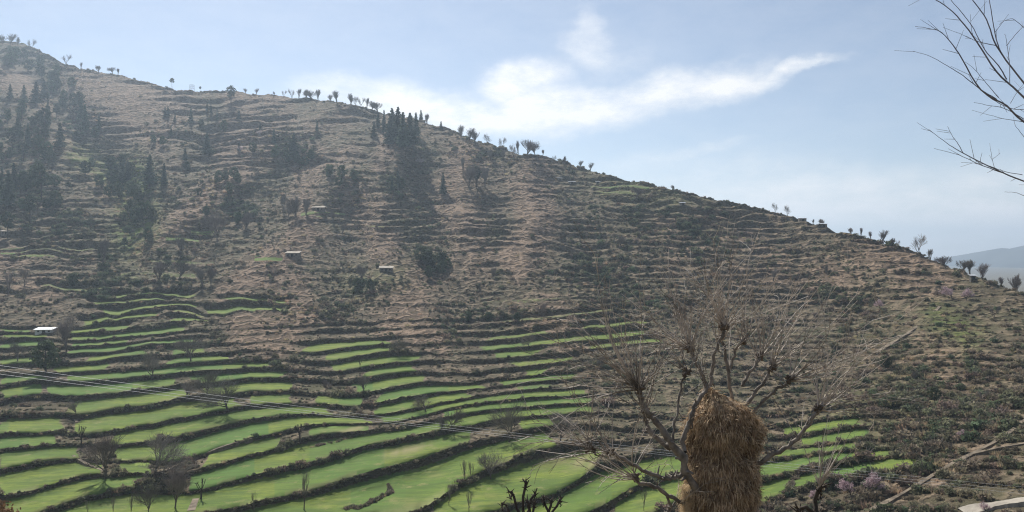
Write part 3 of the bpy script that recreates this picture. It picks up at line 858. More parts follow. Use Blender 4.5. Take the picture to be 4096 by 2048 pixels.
# ------------------------------------------------------------------ plant prototypes
class MB:
    def __init__(s):
        s.v, s.f, s.m = [], [], []

    def tube(s, pts, rad, n=5, mat=0, cap=True):
        """pts list of Vector, rad list of radii"""
        base = len(s.v)
        prev = None
        for i, p in enumerate(pts):
            d = (pts[min(i + 1, len(pts) - 1)] - pts[max(i - 1, 0)])
            if d.length < 1e-6: d = Vector((0, 0, 1))
            d.normalize()
            up = prev if prev is not None else (Vector((1, 0, 0)) if abs(d.x) < 0.8 else Vector((0, 1, 0)))
            x = (up - d * up.dot(d))
            if x.length < 1e-4: x = d.orthogonal()
            x.normalize(); prev = x
            y = d.cross(x)
            for k in range(n):
                t = 2 * math.pi * k / n
                s.v.append(p + (x * math.cos(t) + y * math.sin(t)) * rad[i])
        for i in range(len(pts) - 1):
            for k in range(n):
                a = base + i * n + k; b = base + i * n + (k + 1) % n
                s.f.append((a, b, b + n, a + n)); s.m.append(mat)
        if cap and n > 2:
            s.f.append(tuple(base + (len(pts) - 1) * n + k for k in range(n))); s.m.append(mat)

    def leaf(s, c, size, rng, mat=0, up=None, aspect=0.6):
        d = Vector((rng.gauss(0, 1), rng.gauss(0, 1), rng.gauss(0, 1))).normalized() if up is None else up
        e = d.orthogonal().normalized()
        e.rotate(Matrix.Rotation(rng.random() * 6.28, 3, d))
        f = d.cross(e)
        b = len(s.v)
        s.v += [c - e * size, c + f * size * aspect, c + e * size, c - f * size * aspect]
        s.f.append((b, b + 1, b + 2, b + 3)); s.m.append(mat)

    def build(s, name, mats, link=False, smooth_shade=False):
        o = mesh_obj(name, [tuple(p) for p in s.v], s.f, mats, link=link, smooth_shade=smooth_shade)
        o.data.polygons.foreach_set('material_index', np.array(s.m, dtype=np.int32))
        return o


def rdir(rng):
    return Vector((rng.gauss(0, 1), rng.gauss(0, 1), rng.gauss(0, 1))).normalized()


def grow(trunk, twig, p, d, length, rad, lvl, maxl, rng, spread, upb, nkids, tw_r, low=.42):
    segs = 4 if lvl < 2 else (3 if lvl < maxl else 2)
    pts, rr = [p.copy()], [rad]
    cur = p.copy(); dd = d.copy()
    end = rad * (0.62 if lvl < maxl else 0.35)
    for i in range(segs):
        dd = (dd + rdir(rng) * 0.16 + Vector((0, 0, upb)) * 0.12).normalized()
        cur = cur + dd * (length / segs)
        pts.append(cur.copy()); rr.append(rad + (end - rad) * (i + 1) / segs)
    tgt = trunk if lvl < 2 else twig
    tgt.tube(pts, [max(r, tw_r) for r in rr], 6 if lvl == 0 else (5 if lvl == 1 else 3), 0, cap=lvl < 2)
    if lvl >= maxl:
        return
    n = nkids[lvl]
    for i in range(n):
        t = (0.35 + 0.65 * (i + 0.5) / n) if lvl > 0 else (low + (1 - low) * (i + .5) / n)
        k = min(segs - 1, int(t * segs)); ft = t * segs - k
        q = pts[k].lerp(pts[k + 1], ft)
        ax = rdir(rng)
        side = (ax - dd * ax.dot(dd)).normalized()
        ang = spread[lvl] * (0.7 + 0.6 * rng.random())
        nd_ = (dd * math.cos(ang) + side * math.sin(ang) + Vector((0, 0, upb * 0.35))).normalized()
        grow(trunk, twig, q, nd_, length * (0.68 + 0.25 * rng.random()), max(rr[k] * 0.62, tw_r), lvl + 1, maxl, rng, spread, upb, nkids, tw_r)
    # leader
    if lvl > 0:
        grow(trunk, twig, pts[-1], dd, length * 0.7, end, lvl + 1, maxl, rng, spread, upb, nkids, tw_r)


def normalise(objs, h):
    zs = [v.co.z for o in objs for v in o.data.vertices]
    s = h / max(zs)
    for o in objs:
        n = len(o.data.vertices)
        co = np.empty(n * 3, np.float32); o.data.vertices.foreach_get('co', co)
        o.data.vertices.foreach_set('co', co * s); o.data.update()


def bare_tree(seed, upb=0.8, spread=(0.75, 0.6, 0.55, 0.5), nk=(5, 4, 4, 4), trunk_len=3.0, twr=0.0125, low=.42):
    rng = random.Random(seed)
    a, b = MB(), MB()
    grow(a, b, Vector((0, 0, -0.4)), Vector((rng.uniform(-.08, .08), rng.uniform(-.08, .08), 1)).normalized(), trunk_len, 0.19, 0, 4, rng, spread, upb, nk, twr, low)
    A = a.build("trunk", [M_BARK], smooth_shade=True); B = b.build("crown", [M_TWIG])
    normalise([B, A] if max(v.co.z for v in A.data.vertices) < max(v.co.z for v in B.data.vertices) else [A, B], 8.0)
    return [A, B]


def pollard_tree(seed, stubs=7):
    """lopped trunk with knobbly stubs and short shoots"""
    rng = random.Random(seed)
    a, b = MB(), MB()
    base = [Vector((0, 0, -0.5)), Vector((.1, .05, 1.2)), Vector((0.05, 0, 2.4)), Vector((0.1, .1, 3.2))]
    a.tube(base, [.28, .22, .2, .19], 7)
    for i in range(stubs):
        t = rng.uniform(0.45, 1)
        p = base[1].lerp(base[3], t)
        az = i * 2.4 + rng.random()
        d = Vector((math.cos(az) * .6, math.sin(az) * .6, 1)).normalized()
        pts = [p]
        for s in range(3):
            d = (d + rdir(rng) * .2 + Vector((0, 0, .25))).normalized()
            pts.append(pts[-1] + d * rng.uniform(.7, 1.2))
        a.tube(pts, [.13, .10, .085, .12], 6)
        for s in range(9):
            dd = (d + rdir(rng) * .7).normalized()
            l = rng.uniform(.2, .7)
            b.tube([pts[-1], pts[-1] + dd * l * .5, pts[-1] + dd * l + Vector((0, 0, .08))], [.035, .025, .012], 4)
    return [a.build("trunk", [M_BARKD], smooth_shade=True), b.build("crown", [M_BARKD])]


def conifer(seed, h=10.0, w=2.0):
    rng = random.Random(seed)
    a, b = MB(), MB()
    a.tube([Vector((0, 0, -.5)), Vector((0, 0, h * .5)), Vector((0, 0, h))], [.2, .12, .02], 6)
    z = h * .1
    while z < h:
        t = z / h
        rad = w * (1 - t) ** 0.8 * rng.uniform(.75, 1.15) + .1
        n = max(4, int(9 * (1 - t) + 3))
        for i in range(n):
            az = rng.random() * 6.28
            L = rad * rng.uniform(.65, 1.1)
            d = Vector((math.cos(az), math.sin(az), -0.28))
            for q in range(5):
                s = (q + .6) / 5
                c = Vector((0, 0, z)) + d * L * s + rdir(rng) * .1
                b.leaf(c, .30 + .30 * (1 - s) * L * .5, rng, 0, (Vector((d.x * .5, d.y * .5, .55)) + rdir(rng) * .8).normalized(), .55)
        z += h * .03 * rng.uniform(.7, 1.3)
    return [a.build("trunk", [M_BARKD], smooth_shade=True), b.build("crown", [M_NEEDLE])]


def clump_tree(seed, h, crown_lo, crw, mat, nclump, per, leafs, trunk_r=.2, limbs=True, barkm=None):
    """trunk with limbs ending in leaf clumps; crown between crown_lo*h and h"""
    rng = random.Random(seed)
    a, b = MB(), MB()
    lean = Vector((rng.uniform(-.06, .06) * h, rng.uniform(-.06, .06) * h, 0))
    a.tube([Vector((0, 0, -.5)), lean * .4 + Vector((0, 0, h * .45)), lean + Vector((0, 0, h * .9))], [trunk_r, trunk_r * .7, .04], 6)
    for i in range(nclump):
        t = rng.random()
        z = h * (crown_lo + (1 - crown_lo) * (i + .5) / nclump)
        prof = math.sin(math.pi * min(1, max(.05, (z / h - crown_lo + .08) / (1.1 - crown_lo)))) ** .6
        az = i * 2.4 + rng.uniform(-.5, .5)
        rr = crw * prof * rng.uniform(.35, 1.0)
        c = Vector((math.cos(az) * rr, math.sin(az) * rr, z)) + lean * (z / h)
        if limbs:
            st = lean * (z / h * .8) + Vector((0, 0, z - rr * .45))
            a.tube([st, st.lerp(c, .6) + Vector((0, 0, -.1)), c], [.07, .05, .02], 4)
        cr = crw * rng.uniform(.28, .5)
        for q in range(per):
            d = rdir(rng)
            p = c + Vector((d.x, d.y, d.z * .75)) * cr * rng.uniform(.45, 1.0)
            b.leaf(p, leafs * rng.uniform(.6, 1.3), rng, 0, (d + rdir(rng) * .8).normalized(), .65)
    return [a.build("trunk", [barkm or M_BARKD], smooth_shade=True), b.build("crown", [mat])]


def blossom_tree(seed, mat=None):
    rng = random.Random(seed)
    a, b, c = MB(), MB(), MB()
    grow(a, c, Vector((0, 0, -.3)), Vector((0, 0, 1)), 1.8, .14, 0, 3, rng, (0.9, .7, .6, .5), .5, (5, 4, 4, 3), .012)
    tw = [v for v in c.v]
    for v in tw:
        if v.z > 1.4 and rng.random() < .75:
            for q in range(2):
                b.leaf(v + rdir(rng) * .22, rng.uniform(.05, .12), rng, 0, None, .8)
    A = a.build("trunk", [M_BARKD], smooth_shade=True); T = c.build("branches", [M_TWIG]); B = b.build("crown", [mat or M_BLOS])
    normalise([B, A, T], 5.0)
    return [A, T, B]


def shrub(seed, mat, n=150, flat=.75, leafs=.16, stems=True):
    rng = random.Random(seed)
    b = MB()
    lob = [(rdir(rng) * .45, rng.uniform(.4, .75)) for _ in range(5)]
    for i in range(n):
        c, r = lob[rng.randrange(5)]
        d = rdir(rng)
        p = Vector((c.x, c.y, abs(c.z) * .7 + .15)) + d * r * rng.uniform(.5, 1.0)
        p.z = max(-.15, p.z * flat)
        b.leaf(p, leafs * rng.uniform(.6, 1.5), rng, 0, (d + rdir(rng) * .9).normalized(), .55)
    if stems:
        for i in range(9):
            d = (rdir(rng) + Vector((0, 0, 1.2))).normalized()
            b.tube([Vector((0, 0, -.2)), d * .5, d * rng.uniform(.8, 1.15)], [.03, .022, .01], 3, 1)
    return b.build("shrub", [mat, M_TWIG])


def tuft(seed):
    rng = random.Random(seed)
    b = MB()
    for i in range(60):
        az = rng.random() * 6.28; r = rng.random() * .6
        p = Vector((math.cos(az) * r, math.sin(az) * r, -.1))
        d = (Vector((math.cos(az), math.sin(az), 0)) * .6 + Vector((0, 0, 1)) + rdir(rng) * .3).normalized()
        l = rng.uniform(.35, .8); w = Vector((-math.sin(az), math.cos(az), 0)) * .05
        k = len(b.v)
        b.v += [p - w, p + w, p + d * l]
        b.f.append((k, k + 1, k + 2)); b.m.append(0)
    return b.build("tuft", [M_DRYG])


def place(proto, name, loc, h, h0, label, cat, group=None, rz=None, sx=1.0):
    s = h / h0
    e = empty(name, loc, rz if rz is not None else random.random() * 6.28, (s * sx, s * sx, s))
    for p in proto:
        c = p.copy()
        c.name = p.name.split('.')[0]
        COL.objects.link(c)
        c.parent = e
    return tag(e, label, cat, group)


BARE = [bare_tree(s, upb=u_, spread=sp_, nk=nk_, trunk_len=tl) for s, u_, sp_, nk_, tl in
        [(1, .30, (.85, .65, .6, .6), (7, 4, 4, 4), 2.5), (2, .45, (.7, .6, .6, .55), (7, 4, 4, 4), 2.6), (3, .2, (1.0, .7, .65, .6), (7, 4, 4, 4), 2.3),
         (4, .6, (.55, .5, .5, .5), (7, 4, 4, 4), 2.8), (5, .35, (.8, .65, .6, .6), (6, 5, 4, 3), 2.8)]]
FARB = [bare_tree(s, upb=u_, spread=sp_, nk=nk_, trunk_len=tl, twr=.023, low=.08) for s, u_, sp_, nk_, tl in
        [(6, .7, (.6, .5, .5, .5), (6, 4, 3, 3), 2.0), (7, 1.0, (.45, .42, .42, .4), (6, 3, 4, 3), 1.7), (8, .5, (.8, .55, .5, .5), (6, 4, 4, 3), 1.8), (9, 1.3, (.35, .34, .36, .4), (5, 3, 3, 3), 2.2), (10, .6, (.65, .5, .6, .5), (4, 3, 3, 3), 2.6), (15, .9, (.5, .6, .4, .5), (7, 4, 3, 3), 1.5)]]
SLIM = [bare_tree(s, upb=1.3, spread=(.4, .35, .35, .3), nk=(4, 3, 2, 2), trunk_len=3.6, twr=.011) for s in (11, 12)]
POLL = [pollard_tree(s) for s in (21, 22, 23)]
CONI = [conifer(31, 10, 2.6), conifer(32, 10, 2.1), conifer(33, 10, 3.2)]
PINE = [clump_tree(s, 9.0, .45, 2.1, M_PINE, 16, 60, .28) for s in (41, 42)]
UMBR = [clump_tree(43, 8.0, .62, 2.0, M_PINE, 12, 60, .24, .14)]
EVER = [clump_tree(s, 6.0, .18, 2.4, M_LEAF, 22, 60, .27) for s in (51, 52, 53)]
BLOS = [blossom_tree(61), blossom_tree(62, M_BLOSW)]
BUSHY = [clump_tree(s, 3.2, .02, 2.1, M_LEAF, 20, 60, .22, .1) for s in (55, 56)]

# ------------------------------------------------------------------ trees on the hill
# (x, base y, height) in tracing units, kind; h in tracing px
TREES = []


def addt(kind, group, items, label=None):
    for it in items:
        TREES.append((kind, group, *it[:3], it[3] if len(it) > 3 else label))


addt('bare', 'bare trees standing among the lower wheat terraces', [
    (265, 1200, 122, 'big spreading bare tree casting a dark shadow on the left wheat field'),
    (385, 1206, 125, 'big bare tree beside the curving footpath in the left fields'),
    (440, 1278, 132, 'dense bare tree above the earth gully at bottom left'),
    (372, 1292, 78, 'smaller bare tree below the big tree by the footpath'),
    (470, 1002, 58, 'first of three bare trees in a row under the power cables'),
    (520, 997, 80, 'tall middle tree of three bare trees under the power cables'),
    (573, 1032, 88, 'broad bare tree nearest of the three under the power cables'),
    (915, 992, 68, 'round bare tree on the tip of a curved wheat strip'),
    (385, 955, 88, 'bare tree at the bank above the long left wheat strip'),
    (480, 908, 78, 'bare tree on a scrubby bank below the dry spur'),
    (45, 908, 50, 'low spreading bare tree at the left edge field'),
    (1140, 1082, 62, 'round bare tree where the power cables cross the middle terraces'),
    (1110, 1086, 36, 'small dark bare tree just beside the round tree on the cables'),
    (1280, 1112, 108, 'tall bare tree standing on the wide central wheat terrace bank'),
    (1235, 1206, 88, 'upright bare tree on the diagonal bank with its shadow on wheat'),
    (1410, 1112, 82, 'bare tree on the stone bank left of the hay tree'),
    (1072, 1035, 42, 'small spreading bare tree above the cables on a middle terrace'),
    (165, 885, 110, 'pale grey bare tree in front of the white shed'),
    (545, 608, 78, 'dark bare tree alone on the upper left terraces'),
    (1000, 892, 48, 'dark bare bush-like tree at the head of the curved wheat strips'),
    (1362, 798, 46, 'lone bare tree on a dry grassy terrace above the middle'),
    (1330, 872, 36, 'small bare tree on a narrow green strip of the middle slope'),
    (2072, 1200, 60, 'bare tree on the wheat strip right of the haystack'),
    (1510, 930, 44, 'small bare tree in the scrub behind the hay tree twigs'),
    (190, 1040, 44, 'scraggly bare tree on the brown bank of the left terraces'),
    (820, 985, 30, 'short bare tree on the dry bank above the middle strips')])
addt('slim', 'slender bare saplings on the terrace banks', [
    (765, 1282, 105, 'tall slender bare sapling at the foot of the bottom bank'),
    (1170, 1218, 66, 'left of two slender saplings on the diagonal bank'),
    (1187, 1216, 60, 'right of two slender saplings on the diagonal bank'),
    (1130, 1272, 58, 'slender sapling on the lower end of the diagonal bank'),
    (1180, 1290, 58, 'multi-stemmed sapling at the bottom of the diagonal bank'),
    (640, 1288, 56, 'very thin sapling against the bottom left wheat field'),
    (285, 1294, 52, 'thin sapling at the bottom edge below the left field tree'),
    (330, 1294, 54, 'thin forked sapling at the bottom edge near the dense tree'),
    (222, 1294, 40, 'short thin sapling at the bottom left edge'),
    (1620, 1285, 62, 'slender bare tree below the lowest limb of the hay tree'),
    (2330, 1160, 46, 'thin sapling beside the pale footpath at right'),
    (2390, 1148, 40, 'thin sapling just above the bend of the right footpath')])
addt('poll', 'lopped trees among the wheat terraces', [
    (755, 1112, 48, 'lopped tree with a knobbly head on the dark middle bank'),
    (205, 1122, 52, 'lopped tree with leafy stubs beside the eroded track'),
    (905, 928, 24, 'small lopped tree on the curved upper wheat strip'),
    (505, 1255, 52, 'leaning lopped stub on the bank right of the gully'),
    (1395, 905, 26, 'small lopped tree in scrub on the middle slope')])
ridge = [(8, 112, 24), (25, 112, 26), (45, 114, 22), (78, 126, 28), (165, 152, 30), (205, 168, 20), (250, 176, 20), (285, 182, 16), (298, 184, 15), (620, 236, 16), (645, 238, 19), (690, 240, 12), (715, 243, 16),
         (735, 246, 26), (752, 247, 30), (770, 249, 22), (785, 251, 24), (800, 253, 26), (830, 256, 19), (848, 259, 32), (882, 263, 30), (896, 266, 25), (907, 268, 23), (922, 270, 28), (936, 273, 26), (950, 277, 22),
         (1075, 313, 26), (1160, 347, 32), (1180, 354, 40), (1195, 359, 36), (1226, 364, 28), (1262, 374, 38), (1303, 380, 40), (1325, 386, 38), (1347, 388, 28), (1366, 390, 16), (1458, 418, 17), (1483, 425, 25),
         (1692, 474, 12), (1950, 531, 23), (1979, 536, 30), (2045, 562, 16), (2066, 568, 20), (2140, 590, 19), (2166, 596, 22), (2190, 602, 22), (2218, 608, 42), (2245, 618, 25), (2259, 621, 21), (2311, 638, 54),
         (2340, 657, 30), (2381, 674, 36), (2420, 684, 38), (2440, 692, 46), (2470, 704, 42), (2520, 724, 27), (2553, 738, 46)]
for n, (x, y, h) in enumerate(ridge):
    TREES.append(('ridge', 'bare trees along the skyline ridge', x, y, h, 'bare leafless tree on the skyline ridge, %s from the left' % ordinal(n + 1)))
mid = [(745, 545, 58), (712, 535, 46), (450, 700, 50), (690, 628, 40), (510, 720, 46), (260, 660, 62), (620, 575, 40), (1200, 465, 58), (1180, 470, 44), (1220, 470, 50), (400, 705, 44), (530, 715, 44), (910, 700, 40),
       (770, 540, 40), (725, 545, 34), (860, 590, 36), (1290, 400, 34), (1165, 430, 34), (1235, 405, 34), (1265, 400, 30), (1150, 395, 28), (1390, 415, 26), (1420, 420, 26), (1600, 500, 28), (1945, 708, 32), (455, 640, 44),
       (1000, 600, 30), (20, 740, 62), (60, 720, 50), (690, 700, 34), (840, 560, 30), (1240, 700, 30), (2080, 690, 26), (2500, 800, 40), (2300, 960, 36), (2470, 1010, 40), (1560, 620, 30), (1700, 560, 26)]
for n, (x, y, h) in enumerate(sorted(mid)):
    TREES.append(('mid', 'bare trees scattered over the dry slope', x, y, h, 'grey bare tree on the dry hill slope, %s from the left' % ordinal(n + 1)))
con = [(965, 335, 58), (985, 350, 78), (1000, 358, 88), (1015, 375, 92), (1032, 365, 80), (1046, 345, 62), (950, 325, 44), (978, 365, 60), (1058, 308, 32), (1110, 326, 22), (740, 392, 58), (690, 362, 40), (480, 312, 42), (520, 282, 26),
       (531, 286, 26), (440, 302, 22), (415, 294, 26), (423, 294, 26), (310, 458, 58), (322, 455, 52), (378, 468, 78), (412, 466, 58), (798, 330, 28), (940, 345, 40), (545, 300, 22), (600, 300, 24), (655, 330, 24), (600, 380, 26), (466, 405, 34), (520, 388, 52),
       (1000, 475, 44), (985, 480, 36), (215, 330, 70), (205, 300, 56), (90, 262, 56), (110, 250, 50), (20, 520, 92), (5, 500, 80), (35, 480, 70), (70, 370, 60), (45, 345, 56), (150, 372, 62), (250, 330, 40), (1115, 490, 56), (430, 345, 30), (60, 260, 46), (120, 300, 50), (25, 250, 40)]
for n, (x, y, h) in enumerate(sorted(con)):
    TREES.append(('coni', 'dark conifers on the upper slope', x, y, h, 'dark pointed conifer on the upper slope, %s from the left' % ordinal(n + 1)))
pin = [(580, 262, 46), (505, 338, 38), (562, 348, 46), (500, 505, 32), (60, 405, 46), (100, 388, 40), (112, 335, 62), (105, 505, 88), (30, 375, 44), (55, 305, 52), (130, 430, 50), (75, 560, 70), (140, 300, 40), (18, 320, 44), (1197, 470, 50), (20, 600, 66), (85, 470, 56)]
for n, (x, y, h) in enumerate(sorted(pin)):
    TREES.append(('pine', 'round-topped pines on the left slope', x, y, h, 'round-topped pine with bare trunk on the slope, %s from the left' % ordinal(n + 1)))
addt('umbr', 'umbrella pines on the skyline', [(432, 221, 26, 'umbrella-shaped pine alone on the left skyline'), (502, 226, 14, 'tiny umbrella pine right of the lattice frame on the skyline')])
ev = [(410, 365, 22), (385, 360, 20), (830, 445, 30), (860, 450, 34), (890, 455, 28), (850, 470, 24), (1010, 478, 30), (1040, 470, 28), (1080, 675, 46), (1060, 660, 40), (1110, 670, 36), (1480, 485, 44), (1460, 480, 34), (2110, 742, 38), (2150, 770, 34), (2170, 790, 28), (180, 722, 34),
      (590, 290, 22), (690, 400, 28), (720, 410, 26), (470, 430, 24), (300, 500, 40), (330, 540, 36), (280, 430, 34), (250, 470, 30), (350, 510, 34), (215, 440, 34), (60, 470, 40), (140, 520, 40), (1080, 700, 30), (930, 730, 28), (900, 725, 26), (2230, 930, 34), (2350, 1010, 36), (2440, 860, 26), (2400, 830, 28), (1750, 700, 26), (1640, 600, 28), (1300, 810, 24), (1180, 810, 26), (1230, 812, 26), (940, 360, 30), (1040, 390, 28), (180, 220, 26), (140, 190, 28), (100, 170, 30), (60, 150, 28), (30, 160, 28), (240, 350, 28), (1730, 590, 24), (520, 545, 26), (600, 560, 26)]
rf = random.Random(77)
for (pl, wd, n_) in [([(20, 150), (120, 210), (190, 300)], 34, 16), ([(20, 300), (80, 420), (110, 520)], 60, 26), ([(240, 380), (330, 480), (345, 600)], 42, 26), ([(670, 380), (760, 400)], 40, 8), ([(1060, 640), (1110, 680)], 26, 4), ([(560, 470), (640, 400)], 40, 6)]:
    for q_ in range(n_):
        a_ = rf.random() * (len(pl) - 1); i_ = min(int(a_), len(pl) - 2); f_ = a_ - i_
        ev.append((pl[i_][0] * (1 - f_) + pl[i_ + 1][0] * f_ + rf.gauss(0, wd * .6), pl[i_][1] * (1 - f_) + pl[i_ + 1][1] * f_ + rf.gauss(0, wd * .5), rf.uniform(18, 36)))
ev = [(max(2, x), y, h) for x, y, h in ev if y > 30 + 100 + max(0, x - 60) * .35]
for n, (x, y, h) in enumerate(sorted(ev)):
    TREES.append(('ever', 'rounded evergreen trees dotted over the scrub', x, y, h, 'rounded dark evergreen tree in the hill scrub, %s from the left' % ordinal(n + 1)))
addt('ever', None, [(115, 938, 80, 'dense dark evergreen tree at the left edge of the wheat terraces')])
addt('blos', 'pink blossom trees on the right slope', [(2140, 1246, 46, 'wide mauve blossom tree beside the brightest pink one at bottom right'), (2192, 1244, 58, 'brightest pink blossom tree at bottom right below the wheat strip'),
      (2415, 1102, 24, 'tiny pink blossom tree in scrub above the right footpath'), (2213, 778, 28, 'pale pink blossom tree high on the right hill face'), (2395, 752, 34, 'dusky pink blossom tree near the right skyline'), (2430, 756, 34, 'second dusky pink tree beside the one near the right skyline'),
      (2040, 1255, 30, 'small pale blossom tree at the bottom right of the haystack'), (2480, 1288, 26, 'small pink blossom bush above the gravel road')])
addt('blosw', 'white blossom trees on the upper slope', [(605, 382, 16, 'small whitish blossom tree on the upper left spur'), (655, 342, 16, 'small whitish blossom tree right below the skyline pine'), (1060, 415, 18, 'small whitish blossom tree under the conifer clump')])

NAMES = {'bare': 'bare_tree', 'slim': 'bare_sapling', 'poll': 'pollarded_tree', 'ridge': 'bare_tree', 'mid': 'bare_tree', 'coni': 'conifer_tree', 'pine': 'pine_tree', 'umbr': 'umbrella_pine', 'ever': 'evergreen_tree', 'blos': 'blossom_tree', 'blosw': 'blossom_tree'}
ti = 0
for (kind, group, x, y, h, label) in TREES:
    u, v = x / Q, min(y / Q, 560)
    p, r, j = ground(u, max(v, VC[gcol(u)] - 0.5))
    hm = (h / Q) / FPX * p.y
    ti += 1
    if kind in ('bare', 'mid', 'ridge'):
        pr = BARE[ti % 5] if kind == 'bare' else FARB[(ti * 5 + ti // 3) % 6]; h0 = 8.0; hm *= random.uniform(.85, 1.15)
    elif kind == 'slim': pr = SLIM[ti % 2]; h0 = 8.0
    elif kind == 'poll': pr = POLL[ti % 3]; h0 = 6.2
    elif kind == 'coni': pr = CONI[ti % 3]; h0 = 10.0
    elif kind == 'pine': pr = PINE[ti % 2]; h0 = 9.0
    elif kind == 'umbr': pr = UMBR[0]; h0 = 8.0
    elif kind == 'ever': pr = EVER[ti % 3]; h0 = 6.0
    elif kind == 'blos': pr = BLOS[0]; h0 = 5.0
    else: pr = BLOS[1]; h0 = 5.0
    place(pr, NAMES[kind], p - Vector((0, 0, 0.1)), hm, h0, label, 'tree', group, sx=random.uniform(.85, 1.35) if kind == 'coni' else random.uniform(.85, 1.15))

HOUSES = []
# ------------------------------------------------------------------ houses
def box(mb, x0, x1, y0, y1, z0, z1, mat=0):
    b = len(mb.v)
    mb.v += [Vector(p) for p in ((x0, y0, z0), (x1, y0, z0), (x1, y1, z0), (x0, y1, z0), (x0, y0, z1), (x1, y0, z1), (x1, y1, z1), (x0, y1, z1))]
    for f in ((0, 3, 2, 1), (4, 5, 6, 7), (0, 1, 5, 4), (1, 2, 6, 5), (2, 3, 7, 6), (3, 0, 4, 7)):
        mb.f.append(tuple(b + i for i in f)); mb.m.append(mat)


def house(x, y, wpx, label, style, rz=0.0, hh=None):
    p, r, j = ground(x / Q, y / Q)
    w = wpx / Q / FPX * p.y * .74
    h = hh or min(2.2, max(1.3, w * .27))
    dpt = w * .5
    HOUSES.append((x, y, wpx))
    e = empty('house', p + Vector((0, 0.2, 0.0)), rz)
    wm = M_WHITEW if style in ('white',) else M_STONE
    mb = MB(); box(mb, -w / 2, w / 2, 0, dpt, -1.0, h); o = mb.build('wall', [wm], link=True); o.parent = e
    ov = .28
    rb = MB()
    if style in ('tin', 'white', 'mud'):
        sl = .10 * dpt + (.25 if style != 'mud' else .55)
        b = len(rb.v)
        for dz in (0, -.09):
            rb.v += [Vector((-w / 2 - ov, -ov - .1, h + .06 + dz)), Vector((w / 2 + ov, -ov - .1, h + .06 + dz)), Vector((w / 2 + ov, dpt + ov, h + sl + dz)), Vector((-w / 2 - ov, dpt + ov, h + sl + dz))]
        for f in ((0, 1, 2, 3), (7, 6, 5, 4), (0, 4, 5, 1), (1, 5, 6, 2), (2, 6, 7, 3), (3, 7, 4, 0)):
            rb.f.append(tuple(b + i for i in f)); rb.m.append(0)
        ro = rb.build('roof', [M_TIN if style != 'mud' else M_MUD], link=True)
        gb = MB()
        b = 0
        gb.v += [Vector((-w / 2, dpt, h)), Vector((w / 2, dpt, h)), Vector((w / 2, dpt, h + sl - .12)), Vector((-w / 2, dpt, h + sl - .12)), Vector((-w / 2, 0.02, h)), Vector((w / 2, 0.02, h))]
        gb.f += [(0, 1, 2, 3), (0, 3, 4), (1, 5, 2)]; gb.m += [0, 0, 0]
        g = gb.build('gable', [wm], link=True); g.parent = e
    else:
        box(rb, -w / 2 - ov, w / 2 + ov, -ov - .15, dpt + ov, h + .003, h + .34)
        ro = rb.build('roof', [M_MUD], link=True)
    ro.parent = e
    db = MB(); box(db, -.45, .45, -.04, .06, -.9, min(1.7, h - .25)); d = db.build('door', [M_DARKD], link=True); d.parent = e
    for sx in (-.3, .3):
        if w > 3.5:
            wb = MB(); box(wb, sx * w - .3, sx * w + .3, -.035, .06, h * .35, h * .72)
            wo = wb.build('window', [M_DARKD], link=True); wo.parent = e
            fb = MB(); box(fb, sx * w - .36, sx * w + .36, -.06, .05, h * .35 - .08, h * .35 - .002); fo = fb.build('sill', [M_WOODP], link=True); fo.parent = wo
    tag(e, label, 'house', 'small farmhouses on the hillside')


house(108, 838, 58, 'long low shed with white tin roof among the left wheat terraces', 'white', 0.06, 1.1)
house(735, 646, 46, 'flat mud-roofed stone house beside a bright green terrace', 'mud', -.05)
house(970, 683, 44, 'flat tan-roofed stone house under the dry knoll in the middle', 'mud', .1)
house(800, 530, 40, 'flat-roofed house high on the left-centre terraces', 'mud', 0)
house(15, 589, 36, 'flat-roofed house at the left edge of the picture', 'mud', .05)
house(1408, 454, 20, 'leftmost tin-roofed hut of the three below the skyline', 'tin', .35)
house(1440, 463, 22, 'middle tin-roofed hut of the three below the skyline', 'tin', .1)
house(1505, 463, 13, 'smallest tin-roofed hut right of the dark evergreen', 'tin', .1)
house(1718, 517, 18, 'lone tin-roofed hut on the right upper terraces', 'tin', .25)
house(2020, 554, 24, 'tin-roofed hut on the right skyline, left of two', 'tin', .0)
house(2072, 571, 24, 'tin-roofed hut on the right skyline, right of two', 'tin', .2)
house(2450, 704, 20, 'tin-roofed hut under the big bare trees at far right', 'tin', .1)

# ------------------------------------------------------------------ scrub
PATHS = [([(2190, 1288), (2240, 1262), (2300, 1232), (2345, 1200), (2390, 1172), (2440, 1147), (2500, 1122), (2545, 1090), (2590, 1050)], 8), ([(2440, 1147), (2490, 1134), (2540, 1126), (2620, 1112)], 5),
         ([(2420, 1296), (2460, 1288), (2510, 1278), (2576, 1268), (2640, 1260)], 14), ([(2200, 892), (2260, 856), (2320, 818), (2355, 795), (2368, 768)], 8)]
cand = (BEY < 2) & (PV > VC[None, :] - 2) & (PV < 540)
dpv = np.abs(np.gradient(PV, axis=0))
LOWF = smooth(300, 345, PV)
RRb = np.broadcast_to(RR[:, None], TY.shape)
isl = (np.broadcast_to((RS < 0.05)[:, None], TY.shape)) | (RRb > 0.3)
dens = 0.34 + 0.8 * DRK + 0.35 * fbm(TU / 26., PV / 16., 3, 95) - 0.30 * np.clip(TAN, 0, 1)
dens = np.clip(dens, 0.06, 2)
dens = dens + 0.8 * (np.abs(PV - VC[None, :]) < 3)
dens = dens * (1 + 0.9 * (RRb > .4) * (1 - LOWF))
dens = np.where(LOWF * RRb > .4, dens * 0.7 + 0.75, dens)
dens = dens * (1 - np.clip(FLD * 1.5, 0, 1) * (RRb < .3))
for (hx_, hy_, hw_) in HOUSES:
    dens = dens * (1 - np.clip(2 * stroke(TU, PV, [(hx_ - hw_ * .4, hy_ + 4), (hx_ + hw_ * .4, hy_ + 4)], 14), 0, 1))
